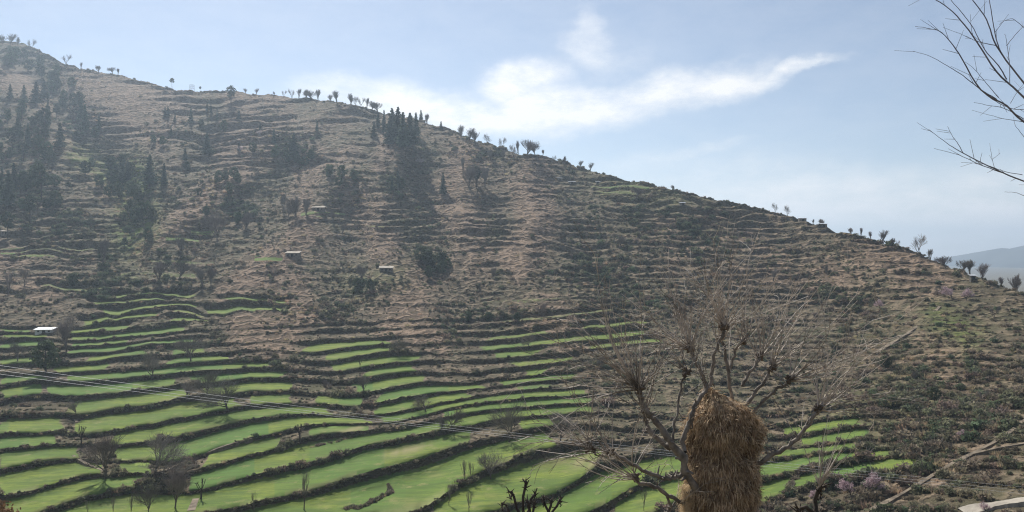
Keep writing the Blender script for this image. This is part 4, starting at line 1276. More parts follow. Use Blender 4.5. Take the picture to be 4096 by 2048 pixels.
for (pp_, pw) in PATHS:
    dens = dens * (1 - np.clip(1.6 * stroke(TU, PV + 1.5, pp_, pw), 0, 1))
dens = dens + 0.9 * LOWF * (RRb < .4) * (FLD < .15) * (TU < 640) * np.clip(.5 + fbm(TU / 12., PV / 6., 2, 97), 0, 1)
dens = np.where((FLD > .3) & (RRb < .5), 0, dens)
wgt = np.where(cand, dens * np.clip(dpv, 0.05, 3), 0) * DU[None, :]
wf = (wgt / wgt.sum()).ravel()
NS = 74000
pick = RNG.choice(wf.size, NS, p=wf)
rr_, jj_ = np.unravel_index(pick, TY.shape)
sx_, sy_, sz_ = TX[rr_, jj_] + RNG.uniform(-.3, .3, NS) * DU[jj_], TY[rr_, jj_], TZ[rr_, jj_]
pvp, up = PV[rr_, jj_], TU[rr_, jj_]
dk = DRK[rr_, jj_]; fr = FRS[rr_, jj_]; tn = TAN[rr_, jj_]; onr = RRb[rr_, jj_]
size = np.exp(RNG.normal(-0.62, 0.48, NS)) * (1 + 0.75 * dk)
low = smooth(300, 350, pvp)
bigb = smooth(.1, .5, fbm(up / 30., pvp / 9., 2, 99))
size = size * (1 - low * (up < 720) * (0.52 - 0.6 * bigb))
size = size * np.where(pvp < 290, 1.1, 1)
size = np.where((up > 800) & (pvp > 380), size * 0.95, size)
size = np.clip(size, 0.22, 2.3)
rnd = RNG.random(NS)
pid = np.where(rnd < .38, 0, np.where(rnd < .72, 2, np.where(rnd < .9, 4, 6)))
pid = np.where((dk > .55) & (rnd > .35) & (pvp < 300), 4, pid)
pid = np.where((tn > .75) & (rnd > .4), 6, pid)
pid = np.where((pid == 4) & (dk < .3) & (rnd < .85), 0, pid)
rs_ = (up > 740) & (pvp > 300)
pid = np.where(rs_, np.where(rnd < .27, 0, np.where(rnd < .66, 2, np.where(rnd < .76, 4, 6))), pid)
pid = pid + RNG.integers(0, 2, NS)
ex = []
for pl, n_ in (([(388.8, 485.5), (391.7, 493.3), (376, 500), (361.6, 507.8), (347, 507.8)], 110), ([(815.7, 465), (803, 469), (794, 480), (789.5, 489.4)], 80), ([(620, 466), (633, 459), (648, 456), (660, 459)], 26), ([(312, 447), (340, 441), (362, 434)], 30)):
    for (u0, v0), (u1, v1) in zip(pl[:-1], pl[1:]):
        for q_ in range(n_ // (len(pl) - 1)):
            t_ = RNG.random()
            g_, r_, j_ = ground(u0 + (u1 - u0) * t_, v0 + (v1 - v0) * t_)
            ex.append((g_.x + RNG.normal(0, .15), g_.y + RNG.normal(0, .3), g_.z, RNG.uniform(.4, .75), int(RNG.choice([0, 2, 3, 6])), u0, v0))
ex = np.array(ex)
sx_ = np.append(sx_, ex[:, 0]); sy_ = np.append(sy_, ex[:, 1]); sz_ = np.append(sz_, ex[:, 2]); size = np.append(size, ex[:, 3]); pid = np.append(pid, ex[:, 4].astype(int)); up = np.append(up, ex[:, 5]); pvp = np.append(pvp, ex[:, 6])
SHR = [shrub(71, M_OLIVE), shrub(72, M_OLIVE), shrub(73, M_BROWN), shrub(74, M_BROWN, 120), shrub(75, M_DKGRN), shrub(76, M_DKGRN, 180), tuft(77), tuft(78)]

# the shrubs that show largest are things of their own
px = np.where((pid < 6) & (up > -5) & (up < 1029) & (pvp < 516), size / sy_, 0)
order = np.argsort(-px)
indiv = order[:280]
LANDM = [(1000, 500, 'beside the gravel road'), (930, 478, 'beside the pale footpath bend'), (1000, 440, 'above the right footpath branch'), (870, 500, 'near the pink blossom trees'), (905, 445, 'right of the last wheat strip'),
         (960, 410, 'on the slope above the small pink tree'), (820, 450, 'among the wheat strips right of the haystack'), (820, 500, 'by the spiky lopped tree'), (940, 350, 'under the diagonal hill path'), (1010, 380, 'on the right edge slope'),
         (850, 390, 'on the slope behind the right hay tree limb'), (100, 470, 'on the banks near the left field trees'), (300, 480, 'on the bottom diagonal wheat bank'), (470, 480, 'on the bank with slender saplings'),
         (570, 470, 'on the curved bank left of the haystack'), (660, 500, 'below the hay tree'), (60, 410, 'on the left brown banks'), (250, 430, 'on the middle wheat banks'), (500, 420, 'on the central terrace banks'), (250, 340, 'on the dry spur above the wheat'), (600, 340, 'on the scrub slope behind the hay tree twigs')]
SKIND = ['olive green', 'olive green', 'brown leafless', 'brown leafless', 'dark green', 'dark green']
for i in indiv:
    o = SHR[pid[i]].copy()
    COL.objects.link(o)
    o.name = 'shrub'
    o.location = (sx_[i], sy_[i], sz_[i])
    o.rotation_euler = (0, 0, RNG.random() * 6.28)
    s = size[i] * 1.05
    o.scale = (s, s, s * RNG.uniform(.8, 1.15))
    where = min(LANDM, key=lambda l: (l[0] - up[i]) ** 2 + (l[1] - pvp[i]) ** 2)[2]
    kindn = SKIND[pid[i]]
    tag(o, '%s scrub bush growing %s' % (kindn, where), 'shrub', '%s bushes %s' % (kindn, where))

pcol = bpy.data.collections.new("shrub_kinds")
for i, s in enumerate(SHR):
    s.name = 'kind_%d' % i
    pcol.objects.link(s)


def scatter(name, label, pts, scl, rot, pids):
    me = bpy.data.meshes.new(name)
    n = len(pts)
    me.vertices.add(n)
    me.vertices.foreach_set('co', np.asarray(pts, np.float32).ravel())
    for nm, tp, arr in (('scl', 'FLOAT', scl.astype(np.float32)), ('rotz', 'FLOAT', rot.astype(np.float32)), ('pid', 'INT', pids.astype(np.int32))):
        at = me.attributes.new(nm, tp, 'POINT')
        at.data.foreach_set('value', arr)
    o = bpy.data.objects.new(name, me)
    COL.objects.link(o)
    ng = bpy.data.node_groups.new(name, 'GeometryNodeTree')
    ng.interface.new_socket('Geometry', in_out='INPUT', socket_type='NodeSocketGeometry')
    ng.interface.new_socket('Geometry', in_out='OUTPUT', socket_type='NodeSocketGeometry')
    L = ng.links.new
    gi = ng.nodes.new('NodeGroupInput'); go = ng.nodes.new('NodeGroupOutput')
    ip = ng.nodes.new('GeometryNodeInstanceOnPoints')
    ci = ng.nodes.new('GeometryNodeCollectionInfo')
    ci.inputs['Collection'].default_value = pcol
    ci.inputs['Separate Children'].default_value = True
    ci.inputs['Reset Children'].default_value = True

    def attr(nm, tp):
        a = ng.nodes.new('GeometryNodeInputNamedAttribute')
        a.data_type = tp
        a.inputs['Name'].default_value = nm
        return a.outputs['Attribute']
    cx = ng.nodes.new('ShaderNodeCombineXYZ')
    L(attr('rotz', 'FLOAT'), cx.inputs['Z'])
    L(gi.outputs[0], ip.inputs['Points'])
    L(ci.outputs[0], ip.inputs['Instance'])
    ip.inputs['Pick Instance'].default_value = True
    L(attr('pid', 'INT'), ip.inputs['Instance Index'])
    L(cx.outputs[0], ip.inputs['Rotation'])
    L(attr('scl', 'FLOAT'), ip.inputs['Scale'])
    L(ip.outputs[0], go.inputs[0])
    md = o.modifiers.new('scatter', 'NODES')
    md.node_group = ng
    tag(o, label, None, None, 'stuff')
    return o


rest = order[280:]
scatter("shrubbery", 'low scrub and dry grass tufts covering the banks and slopes', np.stack([sx_, sy_, sz_], -1)[rest], size[rest], RNG.random(len(rest)) * 6.28, pid[rest])
# undergrowth on the viewer's own slope
nn = 900
xx = RNG.uniform(-95, 95, nn); yy = RNG.uniform(14, 92, nn)
keep = (np.abs(xx) < yy * 0.9 + 8)
xx, yy = xx[keep], yy[keep]
scatter("undergrowth", 'scrub on the near slope below the frame', np.stack([xx, yy, near_z(xx, yy) - .1], -1), RNG.uniform(.4, 1.3, len(xx)), RNG.random(len(xx)) * 6.28, RNG.integers(0, 8, len(xx)))

# small lattice frame on the skyline
p, r, j = ground(483 / Q, VC[gcol(483 / Q)])
e = empty('lattice_frame', p)
hm = 13 / Q / FPX * p.y; ww = hm * .32
for sx in (-1, 1):
    for sy in (-1, 1):
        mb = MB(); mb.tube([Vector((sx * ww, sy * ww, -.6)), Vector((sx * ww, sy * ww, hm))], [.09, .08], 5)
        o = mb.build('post', [M_WOODP], link=True); o.parent = e
for z in (.35, .68, .97):
    for (a_, b_) in (((-1, -1), (1, -1)), ((1, -1), (1, 1)), ((1, 1), (-1, 1)), ((-1, 1), (-1, -1))):
        mb = MB(); mb.tube([Vector((a_[0] * ww, a_[1] * ww, hm * z)), Vector((b_[0] * ww, b_[1] * ww, hm * z))], [.06, .06], 4)
        o = mb.build('crossbar', [M_WOODP], link=True); o.parent = e
tag(e, 'small open lattice frame of posts on the left skyline', 'frame')

# ------------------------------------------------------------------ power cables
A2 = np.array([-34.0, 46.0]); B2 = np.array([82.0, 112.0])
cab = [('top', [(-80, 353), (0, 366), (250, 401.6), (500, 431.7), (664, 447), (871, 473.4), (1024, 487.5), (1100, 494)]),
       ('middle', [(-80, 358), (0, 371.4), (250, 405), (500, 434.2), (664, 450), (871, 477.2), (1024, 491), (1100, 497.5)]),
       ('bottom', [(-80, 362), (0, 375.6), (250, 407.6), (500, 435.8), (664, 452), (871, 479.6), (1024, 494.5), (1100, 501)])]
for ci, (nm, tr) in enumerate(cab):
    pts = []
    uu = np.array([t[0] for t in tr], float); vv = np.array([t[1] for t in tr], float)
    co = np.polyfit(uu, vv, 2)
    for t in np.linspace(-.05, 1.02, 60):
        xy = A2 + (B2 - A2) * t
        xy = xy + np.array([0, .35 * (ci - 1)])
        u = CX + FPX * xy[0] / xy[1]
        v = np.polyval(co, u)
        pts.append(Vector((xy[0], xy[1], -(v - CY) / FPX * xy[1])))
    mb = MB(); mb.tube(pts, [.0095] * len(pts), 5)
    o = mb.build('power_cable', [M_CABLE], link=True, smooth_shade=True)
    tag(o, '%s of three silvery power cables sagging across the wheat terraces' % nm, 'cable', 'three power cables')

# ------------------------------------------------------------------ the tree that holds the hay
D0 = 17.0


def P3(u, v, dy=0.0):
    y = D0 + dy
    return Vector(((u - CX) / FPX * y, y, -(v - CY) / FPX * y))


base = Vector((P3(712, 520).x, D0 + .15, float(near_z(4.4, 17.2)) - .1))
tree = empty('hay_tree', base)
tag(tree, 'leafless pollarded tree with long whippy shoots holding a haystack', 'tree')
rng = random.Random(5)


def child(mb, name, mats, par, off):
    mb.v = [p - off for p in mb.v]
    o = mb.build(name, mats, link=True, smooth_shade=True)
    o.parent = par
    return o


LIMBPTS = []


def limb(pts, r0, r1, name='branch'):
    """pts: (u, v, dy)"""
    P = [P3(*p) for p in pts]
    pp, rr = [], []
    n = 4
    for i in range(len(P) - 1):
        for q in range(n):
            t = q / n
            a = P[max(i - 1, 0)]; b = P[i]; c = P[i + 1]; d = P[min(i + 2, len(P) - 1)]
            pt = 0.5 * ((2 * b) + (c - a) * t + (2 * a - 5 * b + 4 * c - d) * t * t + (3 * b - a - 3 * c + d) * t ** 3)
            pp.append(pt + rdir(rng) * .026)
    pp.append(P[-1])
    m = len(pp)
    for i in range(m):
        t = i / (m - 1)
        rr.append((r0 + (r1 - r0) * t) * .64 * (1 + .12 * math.sin(i * 2.1) + .08 * rng.uniform(-1, 1)))
    LIMBPTS.extend(pp[m // 2:])
    mb = MB(); mb.tube(pp, rr, 8)
    # stubs and nodes
    for i in range(2, m - 1):
        if rng.random() < .45:
            d = (rdir(rng) + Vector((0, 0, .4))).normalized()
            l = rng.uniform(.05, .16)
            mb.tube([pp[i], pp[i] + d * (rr[i] + l * .4), pp[i] + d * (rr[i] + l)], [rr[i] * .55, rr[i] * .4, rr[i] * .25], 5)
    return child(mb, name, [M_BARKP if name == 'branch' else M_BARK], tree, base), pp[-1]


def shoots(knob, dirs_mean, spread, n, lmin, lmax, r=.0085, par=None, knob_on=True):
    """a spray of long whippy shoots from a pollard knob"""
    mb = MB()
    kn = MB()
    for q in range(7 if knob_on else 0):                    # knuckle lumps
        d = rdir(rng); c = knob + d * .05
        kn.tube([c - d * .06, c, c + d * .07], [.022, .042, .02], 6)
    for i in range(n):
        d = (Vector(dirs_mean).normalized() + rdir(rng) * spread).normalized()
        L = rng.uniform(lmin, lmax)
        p = knob + rdir(rng) * .06
        pts, rr = [p.copy()], [r * rng.uniform(.9, 1.7)]
        bend = rdir(rng) * .24 + Vector((0, 0, rng.uniform(-.08, .14)))
        sg = 6
        for s in range(sg):
            d = (d + bend * .5 + rdir(rng) * .11).normalized()
            p = p + d * (L / sg)
            pts.append(p.copy()); rr.append(max(.0045, rr[0] * (1 - .72 * (s + 1) / sg)))
            if rng.random() < .62 and s > 0:
                dd = (d + rdir(rng) * .75).normalized()
                l2 = L * rng.uniform(.12, .38)
                e2 = p + dd * l2 * .5
                e3 = e2 + (dd + rdir(rng) * .2).normalized() * l2 * .5
                mb.tube([p, e2, e3], [.0062, .005, .0038], 3, cap=False)
                if rng.random() < .5:
                    d3 = (dd + rdir(rng) * .8).normalized()
                    mb.tube([e2, e2 + d3 * l2 * .45], [.0048, .0035], 3, cap=False)
        mb.tube(pts, rr, 4, cap=False)
    if knob_on: child(kn, 'pollard_knob', [M_BARK], tree, base)
    o = child(mb, 'shoots', [M_TWIGP], tree, base)
    o['kind'] = 'stuff'
    return o


trunk = MB()
tp = [base + Vector((0, 0, -.4)), base + Vector((.05, 0, 1.0)), P3(714, 512, .1), P3(712, 480, .1), P3(712, 440, .12), P3(709, 405, .1), P3(706, 392, .05)]
trunk.tube(tp, [.30, .25, .22, .2, .17, .13, .10], 10)
child(trunk, 'trunk', [M_BARK], tree, base)
_, k1 = limb([(712, 540, -.1), (702, 512, -.3), (699, 496, -.45), (687, 475, -.6), (683, 457, -.65), (670, 442, -.65), (657, 424, -.6), (648.5, 413.7, -.55), (643, 404, -.5), (640, 389, -.5)], .15, .07)
_, k2 = limb([(683, 460, -.62), (675, 450, -.5), (665, 446, -.4), (651, 432, -.3), (645.6, 419.5, -.2), (644.6, 410, -.2)], .09, .055)
_, k3 = limb([(684, 474, -.55), (675, 478, -.65), (665, 477.5, -.7), (650, 474, -.8), (633, 464, -.85), (616, 455, -.9), (611, 452, -.9)], .075, .05)
_, k3b = limb([(616, 455, -.9), (604, 456.5, -.95), (594, 453, -1.0), (590, 449, -1.0)], .03, .016)
_, k4 = limb([(700, 512, -.3), (682, 503, -.5), (668, 495, -.6), (654, 486.5, -.7), (640, 483.5, -.75), (635, 477, -.75)], .075, .05)
_, k4b = limb([(668, 495, -.6), (670, 505, -.5), (667, 512, -.4), (660, 516, -.3)], .05, .04)
_, k5 = limb([(684, 452, -.6), (683, 438, -.5), (690, 423, -.42), (694, 407, -.38), (702, 396, -.3), (706, 388, -.2), (704, 381, -.1), (699, 369, 0), (693, 355.5, .05), (690, 348, .1)], .085, .05)
_, k6 = limb([(708, 396, .1), (712, 377, .25), (713.5, 357.5, .3), (720, 341, .3), (724, 327, .3)], .075, .05)
_, k7 = limb([(734, 420, .3), (731, 399, .4), (728, 372, .5), (724, 347, .55), (721, 338, .6)], .07, .045)
_, k8 = limb([(728, 374, .5), (734, 356, .55), (740, 343, .55), (743.6, 340, .6)], .05, .045)
_, k9 = limb([(742, 412, .2), (750, 400, .25), (758.7, 388.5, .3), (768, 374, .35), (771.4, 367, .35)], .065, .05)
_, k10 = limb([(742, 385, .3), (750, 371, .4), (758, 362, .45), (760.7, 356, .5)], .06, .045)
_, k11 = limb([(748, 420, .1), (764.6, 400, .1), (776, 390, .1), (784, 385, .1), (790, 379, .1)], .05, .045)
_, k12 = limb([(742, 476, -.1), (757, 465, -.25), (774, 454.5, -.35), (793.4, 442.8, -.4), (806, 428, -.45), (816.7, 413.7, -.5), (819.6, 408, -.5)], .085, .055)
_, k13 = limb([(672, 440, -.62), (676, 420, -.5), (679, 400, -.4), (683, 380, -.3), (686, 372, -.3)], .04, .032)

for kb, dm, spd, n, l0, l1 in [
        (k1, (-.35, -.1, 1), .55, 20, 1.3, 3.0), (k1, (-1.0, -.1, .45), .42, 18, 1.4, 3.2), (k1, (.4, 0, 1), .5, 10, .9, 2.2), (k2, (-.2, 0, 1), .6, 9, .7, 1.7),
        (k3, (-.7, -.2, .7), .6, 16, .9, 2.3), (k3b, (-1, -.2, .3), .5, 5, .6, 1.4), (k4, (-.9, -.2, .35), .6, 17, .9, 2.4), (k5, (-.3, .1, 1), .5, 20, 1.2, 2.7),
        (k5, (-.95, .1, .6), .45, 12, 1.2, 2.8), (k6, (0.05, .1, 1), .36, 20, 1.2, 2.3), (k6, (.3, .1, .8), .75, 10, .9, 2.0), (k6, (-.8, .1, .8), .4, 8, 1., 2.2), (k7, (-.1, .2, 1), .5, 10, .8, 1.8),
        (k8, (.25, .2, 1), .5, 14, 1.0, 2.4), (k9, (.6, .1, 1), .5, 18, 1.1, 2.6), (k10, (.2, .1, 1), .55, 14, 1.0, 2.4), (k11, (.8, 0, .7), .5, 16, 1.1, 2.6),
        (k12, (.5, -.1, .85), .42, 24, 1.1, 2.5), (k12, (.9, -.1, .2), .4, 6, .8, 1.8), (k13, (-.3, 0, 1), .6, 9, .8, 1.9)]:
    shoots(kb, dm, spd * 1.25, max(4, int(n * .95)), l0 * .5, l1 * 1.02)
for q in range(34):
    lp = LIMBPTS[rng.randrange(len(LIMBPTS))]
    shoots(lp, (rng.uniform(-.7, .7), rng.uniform(-.2, .2), 1), .6, 2, .5, 2.0, .007, knob_on=False)

# haystack packed in the fork
hay = empty('haystack', P3(722, 520, 0) + Vector((0, 0, -1.0)))
tag(hay, 'tall shaggy brown haystack packed in the fork of the bare tree', 'haystack')
HO = hay.location.copy()
prof = [(384, .02), (389, .07), (393, .14), (397, .28), (401, .44), (406, .54), (412, .62), (418, .68), (428, .72), (436, .70), (446, .66), (456, .66), (466, .68), (476, .66), (486, .68), (498, .70), (512, .68), (530, .74), (560, .80), (600, .6)]
axu = [(386, 707), (396, 715), (403, 720), (425, 722), (450, 721), (480, 720), (512, 719), (600, 720)]
pvz = np.array([p[0] for p in prof]); prr = np.array([p[1] for p in prof])
NRI, NSE = 70, 56
vs = np.interp(np.linspace(0, 1, NRI), np.linspace(0, 1, NRI), np.linspace(386, 600, NRI))


HLUMPS = [(-2.2, 404, .16), (-2.9, 418, .12), (-1.9, 424, .13), (-.5, 408, .16), (-.05, 426, .10), (-2.6, 446, .12), (-2.0, 462, .14), (-2.9, 472, .12), (-1.2, 480, .12), (-.6, 468, .12), (-1.6, 436, -.22), (-1.0, 440, -.2), (-.7, 452, -.16), (-1.7, 408, .10), (-2.4, 488, .12), (-.3, 492, .1), (-1.5, 500, .1)]


def hay_surface(v, th):
    r = np.interp(v, pvz, prr) * .92
    ux = np.interp(v, [a[0] for a in axu], [a[1] for a in axu])
    c = P3(float(ux), float(v), 0)
    f = 1 + .26 * float(fbm(math.cos(th) * 1.6 + 4, math.sin(th) * 1.6 + v / 22., 3, 13)) + .16 * float(fbm(math.cos(th) * 3.0 + 9, math.sin(th) * 3.0 + v / 9., 2, 17))
    for (lt, lv, la) in HLUMPS:
        dt = (th - lt + math.pi) % (2 * math.pi) - math.pi
        f += 1.45 * la * math.exp(-(dt / .36) ** 2 - ((v - lv) / (11. if v > lv else 6.)) ** 2)
    return c + Vector((math.cos(th) * r * f, math.sin(th) * r * f * .92, 0)), Vector((math.cos(th), math.sin(th), 0)), r


mb = MB()
for i in range(NRI):
    for k in range(NSE):
        p, n, r = hay_surface(vs[i], 2 * math.pi * k / NSE)
        mb.v.append(p - n * .03)
for i in range(NRI - 1):
    for k in range(NSE):
        a = i * NSE + k; b = i * NSE + (k + 1) % NSE
        mb.f.append((a + NSE, b + NSE, b, a)); mb.m.append(0)
child(mb, 'hay_core', [M_HAY], hay, HO)
Vs, Fs, Ms = [], [], []
lumps = [(rng.uniform(-math.pi, 0.2), rng.uniform(392, 512), rng.uniform(.25, .6)) for _ in range(26)]
for i in range(26000):
    if rng.random() < .45:
        l = lumps[rng.randrange(26)]
        th = l[0] + rng.gauss(0, .28); v = l[1] + abs(rng.gauss(0, 9)); ext = .07
    else:
        th = rng.uniform(-math.pi * 1.15, .15 * math.pi) if rng.random() < .8 else rng.uniform(0, 6.28)
        v = 387 + 140 * rng.random() ** .85; ext = .0
    p, n, r = hay_surface(min(v, 560), th)
    tang = Vector((-n.y, n.x, 0))
    stick = rng.random() < .12
    d = (n * (rng.uniform(.1, .75) + (.7 if stick else 0)) + tang * rng.gauss(0, .35) + Vector((0, 0, -1 if not stick else rng.uniform(-.6, .5)))).normalized()
    L_ = rng.uniform(.08, .24) if not stick else rng.uniform(.1, .26)
    if v < 400: d = (d + n * .35).normalized()
    p = p + n * rng.uniform(-.03, .03 + ext)
    m = p + d * L_ * .5
    e2 = m + (d + Vector((0, 0, -.35)) - n * .15).normalized() * L_ * .5
    w = (tang * rng.uniform(-1, 1) + n * rng.uniform(-.6, .6) + Vector((0, 0, .3))).normalized() * rng.uniform(.004, .011)
    k = len(Vs)
    Vs += [p - w, p + w, m + w * .9, m - w * .9, e2]
    Fs += [(k, k + 1, k + 2, k + 3), (k + 3, k + 2, k + 4)]
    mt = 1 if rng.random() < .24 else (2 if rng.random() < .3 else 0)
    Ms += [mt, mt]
o = mesh_obj('hay_strands', [tuple(p - HO) for p in Vs], Fs, [M_HAY, M_HAYP, M_HAYD], parent=hay)
o.data.polygons.foreach_set('material_index', np.array(Ms, dtype=np.int32))
o['kind'] = 'stuff'

# loose hay wisp lodged at the lower left of the stack
hay2 = empty('hay_bundle', P3(690, 512, -.4))
tag(hay2, 'smaller yellowish hay wisp lodged at the lower left of the haystack', 'hay')
Vs, Fs = [], []
for i in range(3500):
    t = rng.random()
    c = P3(690 + rng.gauss(0, 3.5) - (1 - t) * 4, 484 + 45 * t, -.45 + rng.gauss(0, .08))
    d = (Vector((rng.gauss(-.25, .45), rng.gauss(-.1, .4), -1))).normalized()
    L_ = rng.uniform(.08, .22)
    w = rdir(rng) * rng.uniform(.003, .006)
    k = len(Vs)
    Vs += [c - w, c + w, c + d * L_]
    Fs.append((k, k + 1, k + 2))
o = mesh_obj('hay_strands', [tuple(p - hay2.location) for p in Vs], Fs, [M_HAYP], parent=hay2)
o['kind'] = 'stuff'

# ------------------------------------------------------------------ near pollards at the bottom edge
def near_pollard(label, y, stems, knobr, base_uv):
    """stems: list of [(u, v) ...] polylines at depth y ending in knobs"""
    gx_ = (base_uv - CX) / FPX * y
    b0 = Vector((gx_, y, float(near_z(gx_, y)) - .2))
    e = empty('pollarded_tree', b0)
    tag(e, label, 'tree', 'lopped trees at the bottom edge')
    T = lambda u, v, dy=0: Vector(((u - CX) / FPX * (y + dy), y + dy, -(v - CY) / FPX * (y + dy)))
    tm = MB()
    fork = T(base_uv, 522)
    tm.tube([b0, b0.lerp(fork, .5), fork], [.26, .2, .18], 8)
    tm.v = [p - b0 for p in tm.v]
    o = tm.build('trunk', [M_BARKD], link=True, smooth_shade=True); o.parent = e
    for st in stems:
        dy = rng.uniform(-.5, .5)
        pts = [fork] + [T(u, v, dy) for u, v in st]
        mb = MB()
        mb.tube(pts, [.13] + [knobr] * (len(pts) - 1), 7)
        for q in range(14):
            d = (rdir(rng) + Vector((0, 0, .8))).normalized()
            l = rng.uniform(.1, .38)
            s = pts[-1] + rdir(rng) * knobr * .7 + Vector((0, 0, -rng.random() * .35))
            mb.tube([s, s + d * l * .6, s + d * l], [knobr * .5, knobr * .36, knobr * .18], 4)
        mb.v = [p - b0 for p in mb.v]
        o = mb.build('branch', [M_BARKD], link=True, smooth_shade=True); o.parent = e


near_pollard('lopped tree with knobbly club-like stubs at the bottom centre', 36.0,
             [[(517, 509), (514, 497), (511, 491)], [(523, 509), (523, 497), (525, 488), (526, 481)], [(529, 510), (531, 499), (535, 494)], [(530, 512), (529, 506), (528, 501)], [(533, 512), (534, 506), (534, 502)]], .06, 524)
near_pollard('lopped tree with two crooked stubs right of the bottom centre one', 37.0,
             [[(548, 511), (545, 505), (543, 499)], [(549, 511), (551, 505), (551, 500)], [(552, 512), (557, 506), (560, 499)]], .058, 549)
near_pollard('single bent lopped stub left of the bottom centre', 36.0, [[(509, 512), (506, 505), (502, 503)]], .04, 511)
near_pollard('lopped tree with a spiky head at the bottom right of the haystack', 21.0,
             [[(816, 508), (815, 500), (818, 491), (820, 487)], [(812, 512), (806, 507), (800, 509)]], .055, 815)

# its spray of thin shoots
e = bpy.data.objects[[o.name for o in bpy.data.objects if o.get('label') == 'lopped tree with a spiky head at the bottom right of the haystack'][0]]
kk = Vector(((820 - CX) / FPX * 21, 21, -(486 - CY) / FPX * 21))
mb = MB()
for i in range(24):
    d = (Vector((rng.gauss(.1, .5), rng.gauss(0, .4), 1))).normalized()
    L_ = rng.uniform(.6, 2.3); p = kk.copy(); pts = [p.copy()]
    for s in range(5):
        d = (d + rdir(rng) * .07 + Vector((.03, 0, 0))).normalized(); p = p + d * L_ / 5; pts.append(p.copy())
        if rng.random() < .4:
            mb.tube([p, p + (d + rdir(rng) * .8).normalized() * L_ * .2], [.005, .003], 3, cap=False)
    mb.tube(pts, [.011, .009, .008, .007, .005, .004], 4, cap=False)
mb.v = [p - e.location for p in mb.v]
o = mb.build('shoots', [M_TWIGP], link=True); o.parent = e; o['kind'] = 'stuff'

# brown shrub tip at the bottom left corner
cb = clump_tree(91, 3.0, .05, 1.5, M_RUST, 16, 80, .10, .08)
yb = 44.0
place(cb, 'shrub', Vector(((-4 - CX) / FPX * yb, yb, -(517 - CY) / FPX * yb - 2.5)), 3.0, 3.0, 'rusty brown bush top peeking in at the bottom left corner', 'shrub')

# ------------------------------------------------------------------ overhanging branches at the upper right
TB = Vector((6.9, 6.2, float(near_z(6.9, 6.2)) - .3))
bt = empty('roadside_tree', TB)
tag(bt, 'thin bare branches of a nearby tree reaching in at the upper right', 'tree')
K = 1024 / 1288 / 4.0


def PN(X, Y, dy=0.0):
    u, v = 768 + X * K, Y * K
    y = 5.6 + dy
    return Vector(((u - CX) / FPX * y, y, -(v - CY) / FPX * y))


mb = MB()
mb.tube([TB, Vector((6.7, 6.1, -1.2)), Vector((6.4, 6.0, .2)), Vector((6.0, 5.9, 1.4)), Vector((5.8, 5.9, 2.6))], [.13, .105, .08, .05, .012], 9)
mb.v = [p - TB for p in mb.v]
o = mb.build('trunk', [M_BARK], link=True, smooth_shade=True); o.parent = bt
rt = random.Random(8)
ca, cb_ = MB(), MB()
for q in range(7):
    grow(ca, cb_, Vector((6.35 - .08 * q, 6.0, .2 + .34 * q)), Vector((.75, rt.uniform(-.6, .6), .75)).normalized(), 1.5, .04, 1, 3, rt, (.6, .55, .5, .5), .3, (4, 4, 3, 3), .004)
for nm_, b_ in (('limbs', ca), ('crown', cb_)):
    b_.v = [p - TB for p in b_.v]
    o = b_.build(nm_, [M_BARKB], link=True); o.parent = bt
BR = [([(6.2, 5.95, .9), (1600, 760), (1420, 640), (1288, 490), (1150, 360), (1030, 180), (930, 60), (830, -10), (780, -30)], .022, .0035),
      ([(6.3, 5.95, .5), (1600, 800), (1288, 612), (1200, 532), (1070, 450), (960, 270), (900, 190), (850, 152), (740, 132)], .02, .0025),
      ([(1150, 500), (1070, 450), (980, 380), (900, 330), (820, 285), (730, 258)], .008, .0022),
      ([(6.1, 5.9, 1.2), (1600, 700), (1420, 560), (1288, 420), (1150, 230), (1100, 100), (1030, 0), (1000, -50)], .02, .004),
      ([(1170, 260), (1150, 200), (1130, 100), (1110, -20)], .009, .005),
      ([(6.5, 6.0, -.2), (1600, 1010), (1288, 912), (1140, 850), (980, 770), (900, 720), (808, 650)], .016, .0022),
      ([(985, 774), (950, 715), (925, 680), (903, 635)], .006, .002),
      ([(1180, 870), (1060, 825), (960, 780), (835, 746)], .007, .002),
      ([(1280, 880), (1180, 860), (1080, 825), (970, 818)], .005, .002),
      ([(1070, 450), (1130, 500), (1220, 545), (1288, 550)], .006, .004),
      ([(1288, 600), (1190, 545), (1110, 530), (1035, 515)], .006, .002),
      ([(1288, 613), (1200, 600), (1100, 575)], .005, .002),
      ([(1140, 850), (1130, 810), (1120, 750)], .004, .002), ([(1130, 800), (1150, 785), (1168, 770)], .003, .002), ([(1068, 815), (1072, 790), (1076, 768)], .004, .002),
      ([(1150, 230), (1060, 210), (1000, 185), (945, 160)], .006, .002), ([(1030, 180), (1020, 120), (1018, 70)], .004, .002),
      ([(1200, 400), (1160, 330), (1090, 250), (1020, 120), (920, 0)], .009, .004), ([(1215, 425), (1215, 330), (1200, 200), (1190, 170)], .006, .002),
      ([(1200, 230), (1240, 180), (1288, 130)], .005, .003), ([(1160, 490), (1100, 420), (1040, 350), (990, 310)], .006, .002), ([(1288, 690), (1250, 640), (1240, 620)], .004, .002),
      ([(1288, 140), (1230, 95), (1180, 110), (1165, 125)], .004, .002), ([(1288, 985), (1240, 968), (1190, 966)], .004, .002), ([(1220, 520), (1255, 460), (1288, 420)], .004, .002)]
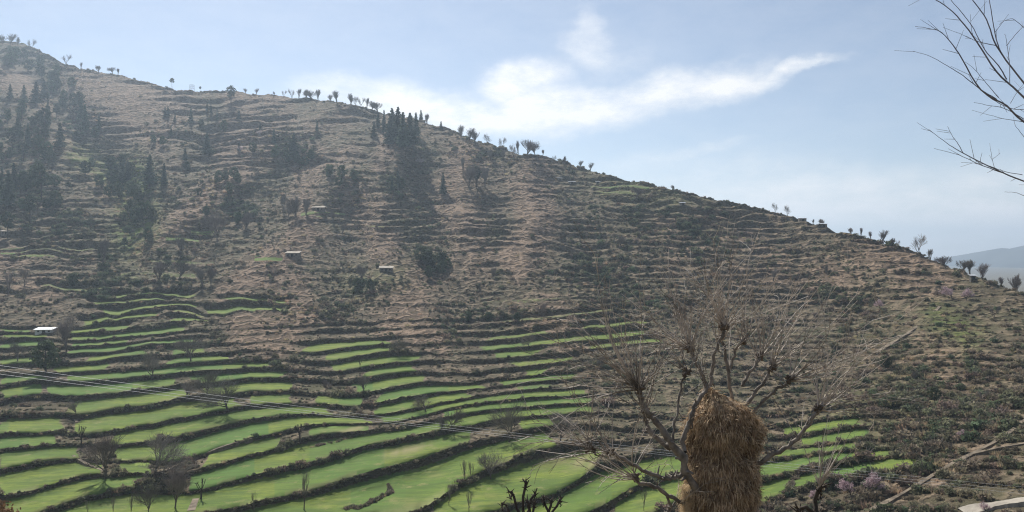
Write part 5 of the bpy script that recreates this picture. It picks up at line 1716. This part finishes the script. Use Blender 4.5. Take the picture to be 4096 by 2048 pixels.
for n, (pts, r0, r1) in enumerate(BR):
    P = [Vector(p) if len(p) == 3 else PN(p[0], p[1], .12 * math.sin(n * 1.7) + .02 * i) for i, p in enumerate(pts)]
    if n in (1, 2, 9, 10, 11): P = [Vector(p) if len(p) == 3 else PN(p[0], p[1], .1) for p in pts]
    if n in (5, 6, 7, 8, 12, 13, 14): P = [Vector(p) if len(p) == 3 else PN(p[0], p[1], -.1) for p in pts]
    pp, rr = [], []
    for i in range(len(P) - 1):
        for q in range(5):
            t = q / 5
            a = P[max(i - 1, 0)]; b = P[i]; c = P[i + 1]; d = P[min(i + 2, len(P) - 1)]
            if len(pts[0]) == 3 and i < 2:
                pp.append(b.lerp(c, t))
            else:
                pp.append(0.5 * ((2 * b) + (c - a) * t + (2 * a - 5 * b + 4 * c - d) * t * t + (3 * b - a - 3 * c + d) * t ** 3) + rdir(rng) * .0015)
    pp.append(P[-1])
    rr = [(r0 + (r1 - r0) * (i / (len(pp) - 1)) ** .7) * 0.52 for i in range(len(pp))]
    mb = MB(); mb.tube(pp, rr, 6)
    for i in range(4, len(pp) - 1):                      # buds and side twigs
        if rng.random() < .2:
            d = ((pp[i + 1] - pp[i]).normalized() + rdir(rng) * .8).normalized()
            l = rng.uniform(.03, .16)
            mb.tube([pp[i], pp[i] + d * l], [min(rr[i], .0022), .001], 4, cap=False)
    mb.v = [p - TB for p in mb.v]
    o = mb.build('branch', [M_BARKB], link=True, smooth_shade=True); o.parent = bt

# ------------------------------------------------------------------ haze
def haze():
    m = bpy.data.materials.new("haze")
    m.use_nodes = True
    nt = m.node_tree
    nt.nodes.clear()
    out = nd(nt, 'ShaderNodeOutputMaterial')
    v = nd(nt, 'ShaderNodeVolumePrincipled')
    v.inputs['Color'].default_value = (0.66, 0.82, 1.0, 1)
    v.inputs['Density'].default_value = 0.00024
    v.inputs['Anisotropy'].default_value = 0.45
    nt.links.new(v.outputs[0], out.inputs['Volume'])
    mb = MB()
    box(mb, -7000, 7000, -900, 7400, -62, 248)
    o = mb.build('haze', [m], link=True)
    tag(o, 'thin blue morning haze filling the valley air', None, None, 'stuff')


haze()
